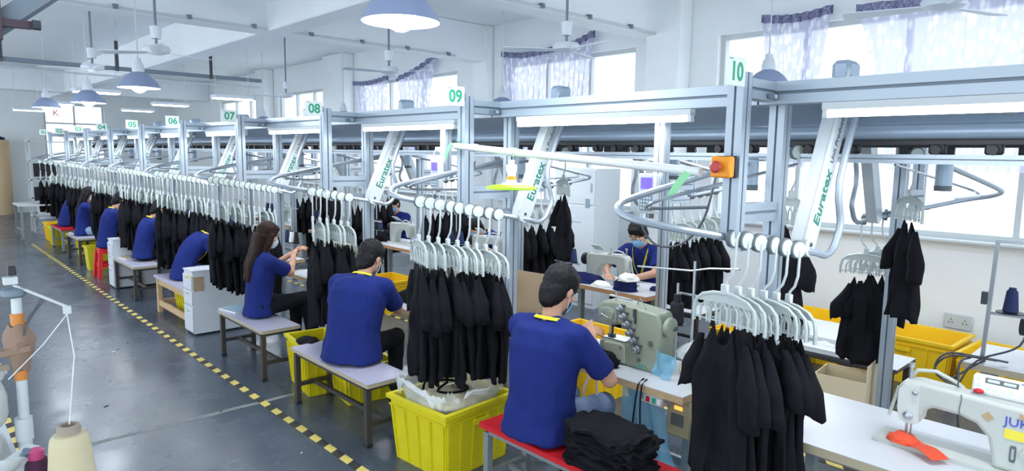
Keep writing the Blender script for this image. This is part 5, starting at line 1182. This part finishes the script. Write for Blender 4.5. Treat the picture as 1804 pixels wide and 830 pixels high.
# right thread stand on the window side table
rs = thing('tall_thread_stand', 'tall steel thread stand frame on the table at the right edge', 'thread stand', (5.06, .93, .761))
MB().bar((0, 0, 0), (.0, -.02, .80), .022, .022).build('pole', M_STEEL, rs, smooth=False); MB().bar((0, -.01, .79), (.0, -.75, .80), .02, .02).build('top_bar', M_STEEL, rs, smooth=False); MB().bar((0, .0, .33), (.0, -.75, .34), .02, .02).build('lower_bar', M_STEEL, rs, smooth=False); MB().bar((0, .02, .38), (0, .02, .46), .03, .04).build('clamp', M_DSTEEL, rs, smooth=False)
MB().cyl((0, -.20, .33), (0, -.20, .95), .007, 8).build('rod', M_DSTEEL, rs); MB().lathe([(.075, .345), (.075, .35)], 22, Matrix.Translation((0, -.12, 0))).build('spool_disc', M_BLKP, rs)
tc_ = thing('thread_cone', 'navy thread cone on the tall thread stand at the right edge', 'thread cone', (5.06, .81, 1.112)); cone(MB(), (0, 0, 0), .042, .030, .14).build('thread', M_NTHR, tc_); MB().lathe([(.02, .135), (.02, .155), (.012, .156)], 12).build('spool_top', M_NTHR, tc_)
for i, (pts, lb) in enumerate([([(5.1, .80, .78), (5.02, .95, .80), (4.96, 1.10, .80), (4.95, 1.16, .70), (4.96, 1.10, .62), (4.97, 1.0, .70), (4.99, .92, .80), (5.1, .75, .90), (5.12, .72, 1.1)], 'grey cable looping over the left end of the right edge table'),
    ([(5.05, .85, .79), (4.96, 1.03, .80), (4.95, 1.12, .76), (4.96, 1.16, .66), (4.955, 1.04, .60), (4.965, .98, .72), (5.0, .9, .79)], 'black cable coil hanging off the right edge table'),
    ([(5.0, .98, .79), (4.96, 1.03, .74), (4.96, 1.02, .5), (4.97, 1.0, .3)], 'black cable hanging straight down from the right edge table')]):
    tag(MB().tube(smooth_path(pts, 5), .007, 6).build('cable', M_DSTEEL), lb, 'cable')
wm = lockstitch((5.36, .42, .761), pi, 'white sewing machine cut off by the right edge under the thread stand', 'window side machines', extra=False)
# pink floor fan behind the hanging garments
pf = thing('floor_fan', 'pink floor fan rim low behind the hanging black garments', 'fan', (3.30, 1.66, .27), -.6)
MB().tube([(0, .24*cos(a), .24*sin(a)) for a in [2*pi*k/32 for k in range(32)]], .016, 8, closed=True).build('rim', mat('fan_pink', 'e0637c', .4), pf)
for k in range(14): a = 2*pi*k/14; MB().tube([(0.03, .05*cos(a), .05*sin(a)), (.035, .15*cos(a+.2), .15*sin(a+.2)), (0, .235*cos(a+.35), .235*sin(a+.35))], .003, 5).build('grille_wire', M_WHP, pf)
MB().lathe([(.05, -.06), (.055, .03), (.02, .045)], 16, Matrix.Rotation(-pi/2, 4, 'Y')).build('hub', M_WHP, pf); MB().box((0, 0, -.262), (.16, .3, .018)).build('foot', M_WHP, pf)
# ---------------------------------------------------------------- left foreground
ls = thing('overlock_stand', 'white tube thread stand wrapped in brown paper at the left edge', 'thread stand', (.17, 1.72, 0))
MB().tube([(.0, 0, 0.0), (0, 0, 1.38), (.001, 0, 1.46)], [.0135, .0135, .012], 12).build('tube', M_WHP, ls); MB().tube([(.001, 0, 1.46), (.004, 0, 1.75)], [.0105, .0095], 12).build('upper_tube', M_WHP, ls); MB().lathe([(.0165, 1.42), (.0165, 1.47)], 14).build('joint', M_WHP, ls)
MB().lathe([(.0125, 1.555), (.0125, 1.60)], 14, Matrix.Translation((.002, 0, 0))).build('orange_tape', M_OTAPE, ls); MB().lathe([(.0125, 1.66), (.0125, 1.70)], 14, Matrix.Translation((.003, 0, 0))).build('orange_tape', M_OTAPE, ls)
b = MB(); rr = []
for z, r in ((1.575, .014), (1.60, .020), (1.62, .026), (1.64, .030), (1.655, .026), (1.675, .016)): rr.append([V((.003+r*(1+.25*noise.noise(V((cos(q)*1.5, sin(q)*1.5, z*30))))*cos(q), r*(1+.25*noise.noise(V((cos(q)*1.5, sin(q)*1.5, z*30+4))))*sin(q), z+.004*sin(q*3))) for q in [2*pi*k/20 for k in range(20)]])
b.loft(rr).build('paper_wrap', M_PAPER, ls); MB().bar((-.06, .0, 1.615), (.02, -.024, 1.628), .02, .012).build('paper_end', M_PAPER, ls, smooth=False)
MB().lathe([(.016, 1.735), (.022, 1.74), (.022, 1.752), (.014, 1.757)], 16).build('top_hub', M_ALUD, ls)
MB().bar((0, -.005, 1.762), (.092, -.03, 1.705), .012, .003).build('guide_arm', M_WHP, ls, smooth=False); MB().box((.088, -.03, 1.70), (.014, .012, .016)).build('arm_tip', M_WHP, ls, smooth=False)
MB().box((-.004, 0, 1.772), (.024, .022, .015)).build('tension_block', M_WHP, ls, smooth=False); MB().box((0, 0, 1.792), (.014, .014, .020), bev=.002).build('black_knob', M_BLKP, ls)
MB().tube([(.045, -.02, 1.728), (.02, -.02, 1.69), (.01, -.025, 1.655)], .0022, 5).build('hook_wire', M_DSTEEL, ls); MB().tube([(.05, -.02, 1.725), (.03, -.02, 1.70), (.012, -.025, 1.668)], .0018, 5).build('hook_wire', M_DSTEEL, ls)
tag(MB().tube([(.257, 1.69, 1.694), (.245, 1.56, 1.63), (.201, 1.373, 1.556)], .0012, 5).build('thread_strand', mat('thread_white', 'dfe3e6', .8)), 'white thread running from the guide arm down to the cream cone', 'thread'); tag(MB().tube([(.257, 1.69, 1.69), (.21, 1.69, 1.63), (.148, 1.70, 1.565)], .0012, 5).build('thread_strand', mat('thread_white', 'dfe3e6', .8)), 'white thread running from the guide arm towards the left edge', 'thread')
def rack_pole(lb, x, y, z):
    t = thing('spool_pin', lb, 'spool stand', (x, y, 0)); MB().cyl((0, 0, .0), (0, 0, z-.003), .008, 8).build('pole', M_STEEL, t); MB().lathe([(.05, z-.006), (.05, z-.001)], 20).build('disc', M_WHP, t); MB().lathe([(.12, 0), (.12, .015), (.02, .02)], 20).build('foot', M_DSTEEL, t)
rack_pole('spool stand carrying the big cream thread cone', .20, 1.375, 1.375); rack_pole('spool stand carrying the purple thread cone', .158, 1.455, 1.375)
cc = thing('thread_cone', 'big cream thread cone in the lower left corner', 'thread cone', (.20, 1.375, 1.375)); MB().lathe([(.038, 0), (.044, .005), (.0315, .150), (.030, .156), (.025, .163), (.018, .165)], 36).build('thread', M_CREAM, cc)
MB().lathe([(.0105, .14), (.0195, .14), (.0185, .178), (.0165, .180), (.0115, .180)], 24, closed=True).build('paper_tube', M_TUBEC, cc); MB().lathe([(.0115, .10), (.0115, .168), (0, .168)], 16).build('tube_hole', M_DSTEEL, cc)
pc_ = thing('thread_cone', 'dark purple thread cone with a pink top behind the cream cone', 'thread cone', (.158, 1.455, 1.375)); MB().lathe([(.030, 0), (.032, .004), (.0165, .10)], 24).build('thread', M_PURP, pc_); MB().lathe([(.0125, .098), (.0135, .116), (.010, .119)], 18).build('cone_top', M_PINK, pc_)
pn = thing('overlock_machine', 'white rounded sewing machine cover at the left edge', 'sewing machine', (.095, 1.76, 1.37)); bevel(MB().box((.0, .0, .14), (.10, .16, .10)).build('cover', M_MACH, pn), .03, 3); bevel(MB().box((-.005, 0, .055), (.08, .15, .06)).build('lower_cover', M_MACH, pn), .02, 3); MB().bar((-.04, -.02, .205), (.06, -.03, .215), .012, .012).build('rod', M_TUBEC, pn, smooth=False); MB().box((-.01, 0, .01), (.12, .2, .03)).build('base', M_MACH, pn, smooth=False)
heap('crumpled clear plastic on top of the white machine cover', (.10, 1.75, 1.562), (.05, .05), .05, M_BAGC, 71, 'plastic bag', 'clear_bag', .4)
tb = thing('left_table', 'sewing table corner below the left edge carrying the white machine cover', 'table', (-.15, 1.75, 0)); MB().box((0, 0, 1.355), (.62, .5, .03)).build('tabletop', M_TOP, tb, smooth=False)
for sx in (-1, 1): MB().box((sx*.24, 0, .67), (.05, .05, 1.34)).build('leg', M_LEGG, tb, smooth=False)
dh = thing('round_dish', 'round black dish with a white rim in the lower left corner', 'dish', (.085, 1.43, 1.475)); TD = Matrix.Rotation(-.5, 4, 'X') @ Matrix.Rotation(.2, 4, 'Y')
MB().lathe([(.032, .0), (.045, .012), (.046, .018), (.041, .018)], 28, TD).build('rim', M_WHP, dh); MB().lathe([(.0, .006), (.03, .008), (.041, .017)], 24, TD).build('inside', M_BLKP, dh); MB().cyl((0, 0, .005), (-.0, .0, -.10), .02, 12).build('stem', M_WHP, dh); MB().bar((.03, .02, .0), (.075, .05, .012), .03, .014).build('bracket', M_WHP, dh, smooth=False); MB().cyl((.055, .03, .008), (.06, .022, .02), .008, 10).build('knob', M_ALUD, dh)
tag(MB().box((.085, 1.43, .68), (.05, .05, 1.38)).build('machine_pillar', M_MACH, smooth=False), 'white machine pillar below the round black dish', 'pillar')
# scraps on the floor
for i, (x, y, s) in enumerate([(1.1, 5.9, .03), (1.75, 5.2, .02), (1.5, 7.5, .025), (2.5, 4.2, .02), (1.9, 4.1, .015)]):
    o = MB().prism([(0, 0), (s, s*.3), (s*1.4, s*.9), (s*.4, s*.7)], .003, axis='z').build('floor_scrap', M_BLACK if i < 2 else M_PAGE, smooth=False); o.location = (x, y, .002)
    tag(o, ['small black scrap on the aisle floor, left one', 'small black scrap on the aisle floor near the tape', 'white scrap on the aisle floor farther off', 'white scrap on the floor under the lilac-white bench', 'tiny white scrap by the hazard tape'][i], 'scrap')
bpy.data.scenes.remove(TMP)
